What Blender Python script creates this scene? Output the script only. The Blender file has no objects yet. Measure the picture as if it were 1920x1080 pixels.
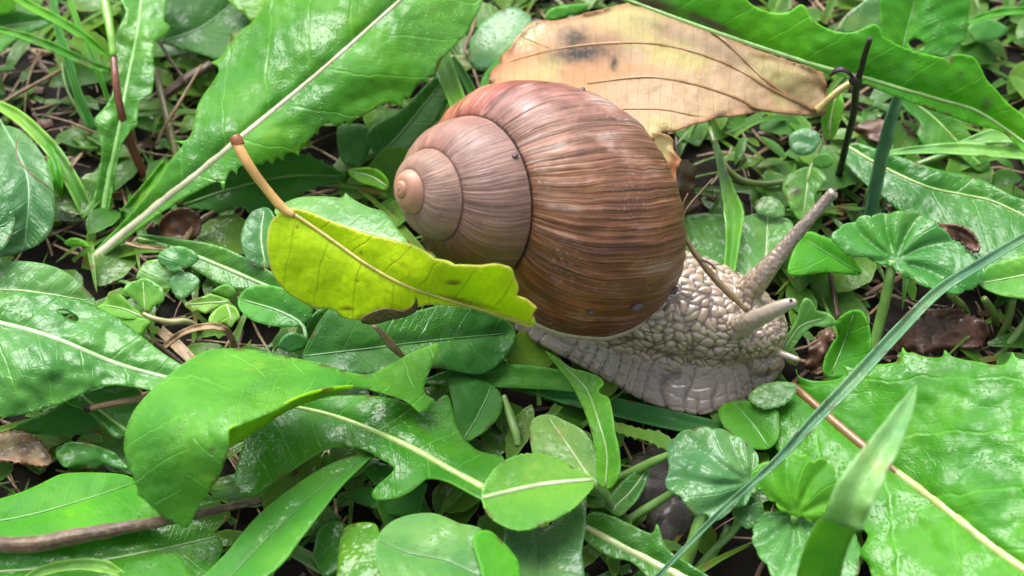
import bpy, bmesh, math, random
import numpy as np
from mathutils import Vector, Matrix, geometry

random.seed(7)
RNG = np.random.default_rng(11)
SC = bpy.context.scene
COL = SC.collection
SC.unit_settings.scale_length = 0.01          # one unit is one centimetre

# ------------------------------------------------------------------ camera
PITCH = math.radians(52.0)
DIST = 24.0
HALF = 7.4 / 24.0
CAM = np.array([0.0, -DIST * math.cos(PITCH), DIST * math.sin(PITCH)])
RT = np.array([1.0, 0.0, 0.0])
UP = np.array([0.0, math.sin(PITCH), math.cos(PITCH)])
BK = np.array([0.0, -math.cos(PITCH), math.sin(PITCH)])
cd = bpy.data.cameras.new('camera')
cam = bpy.data.objects.new('camera', cd)
COL.objects.link(cam)
cam.matrix_world = Matrix((( RT[0], UP[0], BK[0], CAM[0]), (RT[1], UP[1], BK[1], CAM[1]), (RT[2], UP[2], BK[2], CAM[2]), (0, 0, 0, 1)))
cd.sensor_width = 36.0
cd.lens = 18.0 / HALF
cd.clip_start = 0.1
cd.clip_end = 6000.0
cd.dof.use_dof = True
cd.dof.focus_distance = 21.9
cd.dof.aperture_fstop = 0.27
SC.camera = cam

# ------------------------------------------------------------------ sky, sun, exposure
SUN_EL = math.radians(56.0)
SUN_AZ = math.radians(-22.0)                   # from +Y, negative towards -X
w = bpy.data.worlds.new('World')
SC.world = w
w.use_nodes = True
nt = w.node_tree
nt.nodes.clear()
sky = nt.nodes.new('ShaderNodeTexSky')
sky.sky_type = 'NISHITA'
sky.sun_disc = False
sky.sun_elevation = SUN_EL
sky.sun_rotation = SUN_AZ
sky.air_density = 1.0
sky.dust_density = 4.0
hs = nt.nodes.new('ShaderNodeHueSaturation')
hs.inputs['Saturation'].default_value = 0.22    # overcast: a nearly white sky
bg = nt.nodes.new('ShaderNodeBackground')
bg.inputs['Strength'].default_value = 0.09
wo = nt.nodes.new('ShaderNodeOutputWorld')
nt.links.new(sky.outputs[0], hs.inputs['Color'])
nt.links.new(hs.outputs[0], bg.inputs['Color'])
nt.links.new(bg.outputs[0], wo.inputs['Surface'])
sd = bpy.data.lights.new('sun', 'SUN')
sd.energy = 1.5
sd.angle = math.radians(52.0)
sd.color = (1.0, 0.98, 0.95)
sun = bpy.data.objects.new('sun', sd)
COL.objects.link(sun)
sdir = Vector((math.sin(SUN_AZ) * math.cos(SUN_EL), math.cos(SUN_AZ) * math.cos(SUN_EL), math.sin(SUN_EL)))
sun.rotation_euler = sdir.to_track_quat('Z', 'Y').to_euler()
SC.view_settings.view_transform = 'Standard'
SC.view_settings.look = 'None'
SC.view_settings.gamma = 1.0
SC.view_settings.use_curve_mapping = False
SC.view_settings.exposure = 1.86
SC.render.engine = 'CYCLES'
SC.cycles.use_light_tree = False
SC.cycles.caustics_reflective = False
SC.cycles.caustics_refractive = False
SC.cycles.use_adaptive_sampling = True
SC.cycles.adaptive_threshold = 0.03
SC.cycles.use_denoising = True
SC.cycles.max_bounces = 4
SC.cycles.diffuse_bounces = 2
SC.cycles.glossy_bounces = 2
SC.cycles.transmission_bounces = 4
SC.cycles.transparent_max_bounces = 8

# ------------------------------------------------------------------ helpers
S0 = 960.0 / HALF
def P(x, y, h):
    """picture position and height above the soil -> point in the place"""
    x = np.asarray(x, float); y = np.asarray(y, float); h = np.asarray(h, float)
    d = RT * ((x - 960) / S0)[..., None] + UP * ((540 - y) / S0)[..., None] - BK
    k = (h - CAM[2]) / d[..., 2]
    return CAM + d * k[..., None]
def cr(pts, n=8, closed=False, sharp=None):
    """Catmull-Rom through points, n samples for each span"""
    p = np.asarray(pts, float)
    m = len(p)
    out = []
    rng = range(m if closed else m - 1)
    ts = np.linspace(0, 1, n, endpoint=False)[:, None]
    for i in rng:
        p1 = p[i]; p2 = p[(i + 1) % m]
        p0 = p[(i - 1) % m] if (closed or i > 0) else 2 * p1 - p2
        p3 = p[(i + 2) % m] if (closed or i < m - 2) else 2 * p2 - p1
        if sharp is not None:
            if sharp[i]: p0 = 2 * p1 - p2
            if sharp[(i + 1) % m]: p3 = 2 * p2 - p1
        out.append(0.5 * (2 * p1 + (p2 - p0) * ts + (2 * p0 - 5 * p1 + 4 * p2 - p3) * ts ** 2 + (3 * p1 - p0 - 3 * p2 + p3) * ts ** 3))
    if not closed: out.append(p[-1:])
    return np.vstack(out)
def resample(c, step):
    d = np.r_[0, np.cumsum(np.linalg.norm(np.diff(c, axis=0), axis=1))]
    n = max(2, int(d[-1] / step) + 1)
    s = np.linspace(0, d[-1], n)
    return np.stack([np.interp(s, d, c[:, k]) for k in range(c.shape[1])], 1)
def inside(poly, X, Y):
    r = np.zeros(X.shape, bool); n = len(poly)
    for i in range(n):
        x0, y0 = poly[i][:2]; x1, y1 = poly[(i + 1) % n][:2]
        if y0 == y1: continue
        r ^= ((y0 > Y) != (y1 > Y)) & (X < (x1 - x0) * (Y - y0) / (y1 - y0) + x0)
    return r
def seg_dist(poly, X, Y, closed=True, want_s=False):
    best = np.full(X.shape, 1e9); S = np.zeros(X.shape); SG = np.zeros(X.shape)
    n = len(poly); acc = 0.0
    for i in range(n if closed else n - 1):
        x0, y0 = poly[i][:2]; x1, y1 = poly[(i + 1) % n][:2]
        dx, dy = x1 - x0, y1 - y0; L2 = dx * dx + dy * dy
        if L2 < 1e-9: continue
        t = np.clip(((X - x0) * dx + (Y - y0) * dy) / L2, 0, 1)
        d = np.hypot(X - x0 - t * dx, Y - y0 - t * dy)
        m = d < best
        best = np.where(m, d, best)
        if want_s:
            S = np.where(m, acc + t * math.sqrt(L2), S)
            SG = np.where(m, np.sign((X - x0) * dy - (Y - y0) * dx), SG)
        acc += math.sqrt(L2)
    return (best, S, SG) if want_s else best
def tps(ctrl):
    c = np.asarray(ctrl, float); xy = c[:, :2] / 200.0; z = c[:, 2]; n = len(c)
    def U(r): return np.where(r > 1e-9, r * r * np.log(np.maximum(r, 1e-9)), 0)
    if n < 3:
        return lambda X, Y: np.full(np.shape(X), z.mean())
    K = U(np.linalg.norm(xy[:, None] - xy[None], axis=2)) + np.eye(n) * 0.02
    A = np.zeros((n + 3, n + 3)); A[:n, :n] = K; A[:n, n] = 1; A[:n, n + 1:] = xy; A[n, :n] = 1; A[n + 1:, :n] = xy.T
    A += np.eye(n + 3) * 1e-9
    wv = np.linalg.lstsq(A, np.r_[z, 0, 0, 0], rcond=None)[0]
    lo, hi = z.min() - 0.25, z.max() + 0.25
    def f(X, Y):
        X = np.asarray(X, float) / 200.0; Y = np.asarray(Y, float) / 200.0
        r = wv[n] + wv[n + 1] * X + wv[n + 2] * Y
        for i in range(n): r = r + wv[i] * U(np.hypot(X - xy[i, 0], Y - xy[i, 1]))
        return np.clip(r, lo, hi)
    return f
def waves(X, Y, lmin, lmax, k, rng):
    return make_waves(lmin, lmax, k, rng)(X, Y)
def make_waves(lmin, lmax, k, rng):
    par = [(rng.uniform(lmin, lmax), rng.uniform(0, 2 * math.pi), rng.uniform(0, 2 * math.pi)) for i in range(k)]
    return lambda X, Y: wave_sum(np.asarray(X, float), np.asarray(Y, float), lmax, par)
def wave_sum(X, Y, lmax, par):
    r = np.zeros(np.shape(X)); k = len(par)
    for L, a, ph in par:
        r += np.sin((X * math.cos(a) + Y * math.sin(a)) * 2 * math.pi / L + ph + 0.8 * np.sin((X * math.sin(a) - Y * math.cos(a)) * 2 * math.pi / (L * 1.7) + ph * 2)) * (L / lmax)
    return r / k
def link(o, parent=None):
    COL.objects.link(o)
    if parent is not None: o.parent = parent
    return o
def mesh_obj(name, verts, faces, mat, parent=None, origin=None, smooth=True, attrs=None):
    v = np.asarray(verts, float)
    base = np.zeros(3)
    if parent is not None: base = np.array(parent.location)
    if parent is None and origin is not None: base = np.array(origin, float)
    me = bpy.data.meshes.new(name)
    me.from_pydata((v - base).tolist(), [], faces if isinstance(faces, list) else faces.tolist())
    if smooth: me.polygons.foreach_set('use_smooth', [True] * len(me.polygons))
    for k, a in (attrs or {}).items():
        a = np.asarray(a, np.float32)
        if a.ndim == 1:
            t = me.attributes.new(k, 'FLOAT', 'POINT'); t.data.foreach_set('value', a)
        else:
            t = me.attributes.new(k, 'FLOAT_VECTOR', 'POINT'); t.data.foreach_set('vector', a.ravel())
    me.materials.append(mat)
    me.update()
    o = bpy.data.objects.new(name, me)
    if parent is None: o.location = base
    return link(o, parent)
def thing(name, label, cat, loc, group=None):
    o = bpy.data.objects.new(name, None); COL.objects.link(o)
    o.empty_display_size = 0.3
    o.location = loc; o['label'] = label; o['category'] = cat
    if group: o['group'] = group
    return o
def tag(o, label, cat, group=None):
    o['label'] = label; o['category'] = cat
    if group: o['group'] = group
    return o

# ------------------------------------------------------------------ materials
def newmat(name):
    m = bpy.data.materials.new(name); m.use_nodes = True
    t = m.node_tree; t.nodes.clear()
    return m, t
class NB:
    def __init__(s, t): s.t = t
    def n(s, typ, ins=None, **kw):
        nd = s.t.nodes.new('ShaderNode' + typ)
        for k, v in kw.items(): setattr(nd, k, v)
        for k, v in (ins or {}).items():
            if hasattr(v, 'is_output'): s.t.links.new(v, nd.inputs[k])
            else: nd.inputs[k].default_value = v
        return nd
    def math(s, op, a, b=None, c=None, clamp=False):
        ins = {0: a}
        if b is not None: ins[1] = b
        if c is not None: ins[2] = c
        return s.n('Math', ins, operation=op, use_clamp=clamp).outputs[0]
    def mix(s, f, a, b, blend='MIX'):
        nd = s.n('Mix', None, data_type='RGBA', blend_type=blend)
        for k, v in ((0, f), (6, a), (7, b)):
            if hasattr(v, 'is_output'): s.t.links.new(v, nd.inputs[k])
            else: nd.inputs[k].default_value = (v if not isinstance(v, tuple) or len(v) == 4 else (*v, 1))
        return nd.outputs[2]
    def rng(s, v, a, b, c=0.0, d=1.0, smooth=True):
        nd = s.n('MapRange', {0: v, 1: a, 2: b, 3: c, 4: d})
        if smooth: nd.interpolation_type = 'SMOOTHSTEP'
        return nd.outputs[0]
    def noise(s, vec, scale, detail=3.0, rough=0.5, dist=0.0):
        return s.n('TexNoise', {'Vector': vec, 'Scale': scale, 'Detail': detail, 'Roughness': rough, 'Distortion': dist}).outputs[0]
    def mapping(s, vec, scale=(1, 1, 1), loc=(0, 0, 0), rot=(0, 0, 0)):
        return s.n('Mapping', {'Vector': vec, 'Scale': scale, 'Location': loc, 'Rotation': rot}).outputs[0]
    def attr(s, name, out='Vector'):
        return s.n('Attribute', attribute_name=name).outputs[out]
    def ramp(s, f, stops, interp='LINEAR'):
        nd = s.n('ValToRGB', {0: f}); r = nd.color_ramp; r.interpolation = interp
        while len(r.elements) > 1: r.elements.remove(r.elements[-1])
        r.elements[0].position = stops[0][0]; r.elements[0].color = (*stops[0][1], 1)
        for p, c in stops[1:]:
            e = r.elements.new(p); e.color = (*c, 1)
        return nd.outputs[0]
    def out(s, sh):
        o = s.n('OutputMaterial'); s.t.links.new(sh, o.inputs['Surface'])

def leaf_material(name, kind='green'):
    m, t = newmat(name); b = NB(t)
    obj = b.n('TexCoord').outputs['Object']
    oi = b.n('ObjectInfo')
    off = b.n('VectorMath', {0: obj, 1: oi.outputs['Location']}, operation='ADD').outputs[0]
    lv = b.n('SeparateXYZ', {0: b.attr('lv')})
    c, d, vs = lv.outputs[0], lv.outputs[1], lv.outputs[2]
    wob = b.noise(off, 3.0, 2.0)
    c2 = b.math('ADD', c, b.math('MULTIPLY', b.math('SUBTRACT', wob, 0.5), 0.22))
    fr = b.math('ABSOLUTE', b.math('SUBTRACT', b.math('FRACT', c2), 0.5))
    vein = b.math('MULTIPLY', b.rng(fr, 0.0, 0.05, 1.0, 0.0), vs)
    fine = b.noise(off, 9.0, 3.0, 0.68)
    c5 = b.math('MULTIPLY', c2, 5.0)
    v5 = b.rng(b.math('ABSOLUTE', b.math('SUBTRACT', b.math('FRACT', c5), 0.5)), 0.0, 0.09, 1.0, 0.0)
    d5 = b.math('ADD', b.math('MULTIPLY', d, 6.5), b.math('MULTIPLY', wob, 3.4))
    w5 = b.rng(b.math('ABSOLUTE', b.math('SUBTRACT', b.math('FRACT', d5), 0.5)), 0.0, 0.08, 1.0, 0.0)
    lad = b.math('MULTIPLY', b.math('MAXIMUM', v5, w5), b.math('MINIMUM', b.math('MULTIPLY', vs, 1.3), 0.9))
    net = b.rng(b.math('ABSOLUTE', b.math('SUBTRACT', fine, 0.5)), 0.0, 0.05, 1.0, 0.0)
    big = b.noise(off, 0.9, 2.0)
    edge = b.attr('edge', 'Fac'); stain = b.attr('stain', 'Fac')
    col = oi.outputs['Color']; wet = oi.outputs['Alpha']
    if kind == 'green':
        dark = b.mix(1.0, col, (0.72, 0.82, 0.75), 'MULTIPLY')
        lite = b.mix(1.0, col, (1.45, 1.15, 0.9), 'MULTIPLY')
        base = b.mix(b.rng(big, 0.32, 0.68), dark, lite)
        base = b.mix(b.math('MULTIPLY', b.rng(fine, 0.4, 0.75), 0.35), base, dark)
        pale = b.mix(1.0, b.mix(1.0, col, (2.4, 1.7, 2.2), 'MULTIPLY'), (0.03, 0.04, 0.015), 'ADD')
        base = b.mix(b.math('MULTIPLY', vein, 0.32), base, pale)
        base = b.mix(b.math('MULTIPLY', lad, 0.10), base, pale)
        base = b.mix(b.rng(edge, 0.0, 0.035, 0.35, 0.0), base, pale)
        spk = b.n('TexVoronoi', {'Vector': off, 'Scale': 2.3, 'Randomness': 1.0}).outputs['Distance']
        spots = b.math('MULTIPLY', b.rng(spk, 0.03, 0.07, 1.0, 0.0), b.rng(big, 0.52, 0.62))
        base = b.mix(b.math('MULTIPLY', spots, 0.8), base, (0.035, 0.03, 0.012))
        old = b.math('MULTIPLY', b.rng(wob, 0.60, 0.72), b.rng(big, 0.50, 0.60))
        base = b.mix(b.math('MULTIPLY', old, 0.45), base, b.mix(1.0, col, (2.6, 1.35, 0.9), 'MULTIPLY'))
        brn = b.math('MULTIPLY', b.rng(edge, 0.0, 0.07, 1.0, 0.0), b.rng(wob, 0.60, 0.68))
        base = b.mix(b.math('MULTIPLY', brn, 0.75), base, (0.11, 0.055, 0.018))
        base = b.mix(stain, base, (0.085, 0.045, 0.05))
        tone = b.attr('tone', 'Fac')
        base = b.mix(tone, base, b.mix(1.0, base, (2.2, 1.45, 1.3), 'MULTIPLY'))
        tcol = b.mix(1.0, base, (1.9, 1.6, 0.5), 'MULTIPLY')
        trans = 0.38
    elif kind == 'yellow':
        dk = b.mix(1.0, col, (0.68, 0.76, 0.6), 'MULTIPLY')
        base = b.mix(b.rng(big, 0.3, 0.7), dk, col)
        base = b.mix(b.math('MULTIPLY', b.rng(fine, 0.42, 0.62), 0.45), base, dk)
        base = b.mix(b.math('MULTIPLY', net, 0.15), base, dk)
        base = b.mix(b.math('MULTIPLY', vein, 0.25), base, (0.16, 0.16, 0.01))
        base = b.mix(b.math('MULTIPLY', lad, 0.16), base, (0.16, 0.18, 0.01))
        base = b.mix(b.rng(edge, 0.0, 0.05, 0.55, 0.0), base, (0.62, 0.52, 0.16))
        spk = b.noise(b.mapping(off, (1.3, 2.4, 2.4)), 1.6, 5.0, 0.65)
        base = b.mix(b.rng(spk, 0.64, 0.72, 0.0, 0.85), base, (0.10, 0.055, 0.01))
        base = b.mix(stain, base, (0.12, 0.05, 0.01))
        tcol = b.mix(1.0, base, (1.3, 1.3, 0.5), 'MULTIPLY')
        trans = 0.40
    else:
        pink = b.mix(b.rng(big, 0.42, 0.62), col, (0.40, 0.34, 0.14))
        base = b.mix(b.rng(b.noise(off, 0.55, 2.0), 0.48, 0.68), pink, (0.38, 0.19, 0.085))
        base = b.mix(b.math('MULTIPLY', b.rng(fine, 0.4, 0.7), 0.3), base, (0.25, 0.17, 0.085))
        base = b.mix(b.math('MULTIPLY', vein, 0.5), base, (0.30, 0.17, 0.07))
        base = b.mix(b.math('MULTIPLY', net, 0.12), base, (0.30, 0.19, 0.09))
        base = b.mix(b.rng(b.math('ADD', edge, b.math('MULTIPLY', b.math('SUBTRACT', fine, 0.5), 0.25)), 0.0, 0.11, 0.6, 0.0), base, (0.26, 0.11, 0.05))
        grit = b.noise(off, 14.0, 4.0, 0.7)
        st = b.math('MULTIPLY', stain, b.rng(grit, 0.3, 0.55, 0.6, 1.0))
        base = b.mix(st, base, (0.016, 0.013, 0.012))
        tcol = b.mix(1.0, base, (1.0, 0.85, 0.6), 'MULTIPLY')
        trans = 0.25
    # water film: gloss and relief only
    wn = b.noise(b.mapping(off, (1.0, 1.0, 1.0), (5.2, 1.3, 0.0)), 0.8, 4.0, 0.64, 0.0)
    thr = b.math('SUBTRACT', 0.70, b.math('MULTIPLY', wet, 0.42))
    film = b.math('MULTIPLY', b.math('DIVIDE', b.math('SUBTRACT', wn, thr), 0.10, clamp=True), b.rng(fine, 0.56, 0.66, 1.0, 0.25))
    drop = b.n('TexVoronoi', {'Vector': off, 'Scale': 15.0}).outputs['Distance']
    dropm = b.math('MULTIPLY', b.rng(drop, 0.08, 0.30, 1.0, 0.0), b.rng(wn, 0.46, 0.56))
    rough = b.math('SUBTRACT', 0.52, b.math('MULTIPLY', film, 0.16))
    mid = b.noise(off, 3.4, 2.0, 0.6)
    h2 = b.math('ADD', b.math('MULTIPLY', vein, -0.45), b.math('ADD', b.math('MULTIPLY', mid, 1.5), b.math('MULTIPLY', lad, -0.14)))
    h3 = b.math('ADD', h2, b.math('MULTIPLY', dropm, 0.5))
    bump = b.n('Bump', {'Strength': 0.5, 'Distance': 0.028, 'Height': h3}).outputs[0]
    fbump = b.n('Bump', {'Strength': 0.7, 'Distance': 0.06, 'Height': b.math('ADD', b.math('ADD', b.math('MULTIPLY', b.noise(off, 2.1, 3.0, 0.62), 2.0), b.math('ADD', b.math('MULTIPLY', vein, -0.25), b.math('MULTIPLY', lad, -0.06))), b.math('ADD', b.math('MULTIPLY', fine, 0.20), b.math('MULTIPLY', dropm, 0.25)))}).outputs[0]
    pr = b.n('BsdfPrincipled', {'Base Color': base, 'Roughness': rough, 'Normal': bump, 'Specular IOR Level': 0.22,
             'Coat Weight': b.math('ADD', 0.04, b.math('MULTIPLY', film, 0.96)), 'Coat Roughness': 0.11, 'Coat IOR': 1.43, 'Coat Normal': fbump})
    tr = b.n('BsdfTranslucent', {'Color': tcol, 'Normal': bump})
    mx = b.n('MixShader', {0: trans, 1: pr.outputs[0], 2: tr.outputs[0]})
    b.out(mx.outputs[0])
    return m
LEAF = leaf_material('leaf_green')
YLEAF = leaf_material('leaf_yellow', 'yellow')
DLEAF = leaf_material('leaf_dead', 'dead')

def rib_material():
    m, t = newmat('leaf_rib'); b = NB(t)
    oi = b.n('ObjectInfo'); tc = b.n('TexCoord').outputs['Object']
    off = b.n('VectorMath', {0: tc, 1: oi.outputs['Location']}, operation='ADD').outputs[0]
    n1 = b.noise(off, 3.0, 4.0); n2 = b.noise(off, 18.0, 3.0)
    base = b.mix(b.rng(n1, 0.35, 0.7), oi.outputs['Color'], b.mix(1.0, oi.outputs['Color'], (0.7, 0.68, 0.6), 'MULTIPLY'))
    base = b.mix(b.rng(n2, 0.62, 0.75, 0.0, 0.4), base, (0.10, 0.06, 0.03))
    fib = b.noise(b.attr('tv'), 1.3, 3.0, 0.65)
    base = b.mix(b.rng(fib, 0.50, 0.68, 0.0, 0.45), base, b.mix(1.0, oi.outputs['Color'], (0.55, 0.66, 0.45), 'MULTIPLY'))
    bump = b.n('Bump', {'Strength': 0.4, 'Distance': 0.02, 'Height': b.noise(off, 12.0, 4.0)}).outputs[0]
    pr = b.n('BsdfPrincipled', {'Base Color': base, 'Roughness': 0.35, 'Normal': bump, 'Coat Weight': 0.3, 'Coat Roughness': 0.15})
    b.out(pr.outputs[0]); return m
RIB = rib_material()

def wood_material(name, c1, c2, c3, rough=0.6, coat=0.25):
    m, t = newmat(name); b = NB(t)
    oi = b.n('ObjectInfo'); tc = b.n('TexCoord').outputs['Object']
    off = b.n('VectorMath', {0: tc, 1: oi.outputs['Location']}, operation='ADD').outputs[0]
    n1 = b.noise(off, 2.0, 5.0, 0.6); n2 = b.noise(off, 13.0, 5.0, 0.65)
    base = b.mix(b.rng(n1, 0.35, 0.65), c1, c2)
    base = b.mix(b.rng(n2, 0.45, 0.7, 0.0, 0.6), base, c3)
    fib = b.noise(b.attr('tv'), 1.6, 4.0, 0.7)
    base = b.mix(b.rng(fib, 0.53, 0.66, 0.0, 0.75), base, c3)
    base = b.mix(b.rng(fib, 0.34, 0.46, 0.7, 0.0), base, tuple(v * 0.4 for v in c2))
    n2 = b.math('ADD', n2, b.math('MULTIPLY', fib, 1.6))
    bump = b.n('Bump', {'Strength': 0.7, 'Distance': 0.03, 'Height': n2}).outputs[0]
    pr = b.n('BsdfPrincipled', {'Base Color': base, 'Roughness': rough, 'Normal': bump, 'Coat Weight': coat, 'Coat Roughness': 0.2, 'Specular IOR Level': 0.3})
    b.out(pr.outputs[0]); return m
STRAW = wood_material('straw', (0.27, 0.18, 0.09), (0.17, 0.10, 0.05), (0.36, 0.28, 0.17))
TWIG = wood_material('twig', (0.085, 0.045, 0.022), (0.05, 0.027, 0.016), (0.19, 0.135, 0.09))
DRYSTALK = wood_material('dry_stalk', (0.12, 0.075, 0.042), (0.07, 0.042, 0.025), (0.27, 0.215, 0.15))
BLACKTWIG = wood_material('black_twig', (0.012, 0.009, 0.008), (0.022, 0.015, 0.012), (0.03, 0.022, 0.018), 0.45)
BARK = wood_material('bark', (0.10, 0.038, 0.018), (0.05, 0.022, 0.013), (0.15, 0.085, 0.05), 0.5, 0.4)
SOILM = wood_material('soil', (0.006, 0.004, 0.003), (0.011, 0.007, 0.0045), (0.003, 0.0022, 0.002), 0.95, 0.0)
STONE = wood_material('stone', (0.06, 0.05, 0.042), (0.04, 0.033, 0.028), (0.09, 0.078, 0.066), 0.55, 0.4)
DIRT = wood_material('dirt', (0.02, 0.016, 0.018), (0.035, 0.03, 0.034), (0.06, 0.055, 0.06), 0.5, 0.5)

# ------------------------------------------------------------------ builders
def tube(name, pts, radii, mat, parent=None, color=None, sides=8, n=6, world=False, cap=True, wob=0.0):
    """tapered stalk through (x, y, height) points"""
    q = np.asarray(pts, float)
    wp = q if world else P(q[:, 0], q[:, 1], q[:, 2])
    rr = np.interp(np.linspace(0, 1, (len(q) - 1) * n + 1), np.linspace(0, 1, len(radii)), radii)
    c = cr(wp, n)
    T = np.gradient(c, axis=0); T /= np.linalg.norm(T, axis=1)[:, None] + 1e-9
    ref = np.array([0.13, 0.3, 1.0]); 
    if abs(T[0] @ ref) > 0.95 * np.linalg.norm(ref): ref = np.array([1.0, 0.2, 0.1])
    verts = []; faces = []
    if wob: sides = max(sides, 14)
    a = np.linspace(0, 2 * math.pi, sides, endpoint=False)
    prof_ = RNG.normal(size=sides) * 0.6; kn = RNG.normal(size=len(c)) * 0.5
    for i in range(len(c)):
        prof_ = prof_ * 0.93 + RNG.normal(size=sides) * 0.22
        A = np.cross(T[i], ref); A /= np.linalg.norm(A) + 1e-9
        B = np.cross(T[i], A)
        r = rr[i] * (1 + wob * (prof_ + kn[i] * 0.5))
        verts.append(c[i] + np.outer(np.cos(a) * r, A) + np.outer(np.sin(a) * r, B))
    V = np.vstack(verts)
    for i in range(len(c) - 1):
        for j in range(sides):
            k = (j + 1) % sides
            faces.append((i * sides + j, i * sides + k, (i + 1) * sides + k, (i + 1) * sides + j))
    if cap:
        faces.append(tuple(range(sides - 1, -1, -1)))
        faces.append(tuple(range((len(c) - 1) * sides, len(c) * sides)))
    sl_ = np.r_[0, np.cumsum(np.linalg.norm(np.diff(c, axis=0), axis=1))]
    tv = np.stack([np.tile(np.abs(a - math.pi) * 2.6, len(c)), np.repeat(sl_ * 0.9, sides) + c[0, 0], np.full(len(V), c[0, 1])], 1)
    o = mesh_obj(name, V, faces, mat, parent, origin=c[0], attrs={'tv': tv})
    if color is not None: o.color = (*color, 1.0)
    return o

def serrate(o, teeth):
    """small pointed teeth along an outline, spacing and depth in picture units"""
    sp, am = teeth
    c = resample(np.vstack([o, o[:1]]), 3.0)[:-1]
    cx = (c * 1.0)
    T = np.roll(cx, -1, 0) - np.roll(cx, 1, 0); T /= np.linalg.norm(T, axis=1)[:, None] + 1e-9
    area = np.sum(cx[:, 0] * np.roll(cx[:, 1], -1) - np.roll(cx[:, 0], -1) * cx[:, 1])
    N = np.stack([T[:, 1], -T[:, 0]], 1) * (1 if area > 0 else -1)
    s = np.arange(len(c)) * 3.0
    ph = s / sp + 0.35 * np.sin(s / (sp * 2.3)) 
    f = ph % 1.0
    sizes = 0.4 + 0.9 * ((np.sin(np.floor(ph) * 12.9898) * 43758.5453) % 1.0)
    return c + N * (am * np.maximum(0, 1 - f * 2.2) * sizes)[:, None]

def scallop(o, n_px, am):
    c = resample(np.vstack([o, o[:1]]), 3.0)[:-1]
    T = np.roll(c, -1, 0) - np.roll(c, 1, 0); T /= np.linalg.norm(T, axis=1)[:, None] + 1e-9
    area = np.sum(c[:, 0] * np.roll(c[:, 1], -1) - np.roll(c[:, 0], -1) * c[:, 1])
    N = np.stack([T[:, 1], -T[:, 0]], 1) * (1 if area > 0 else -1)
    s = np.arange(len(c)) * 3.0
    return c + N * ((np.abs(np.sin(math.pi * s / n_px)) ** 0.6 - 0.6) * am)[:, None]

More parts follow.
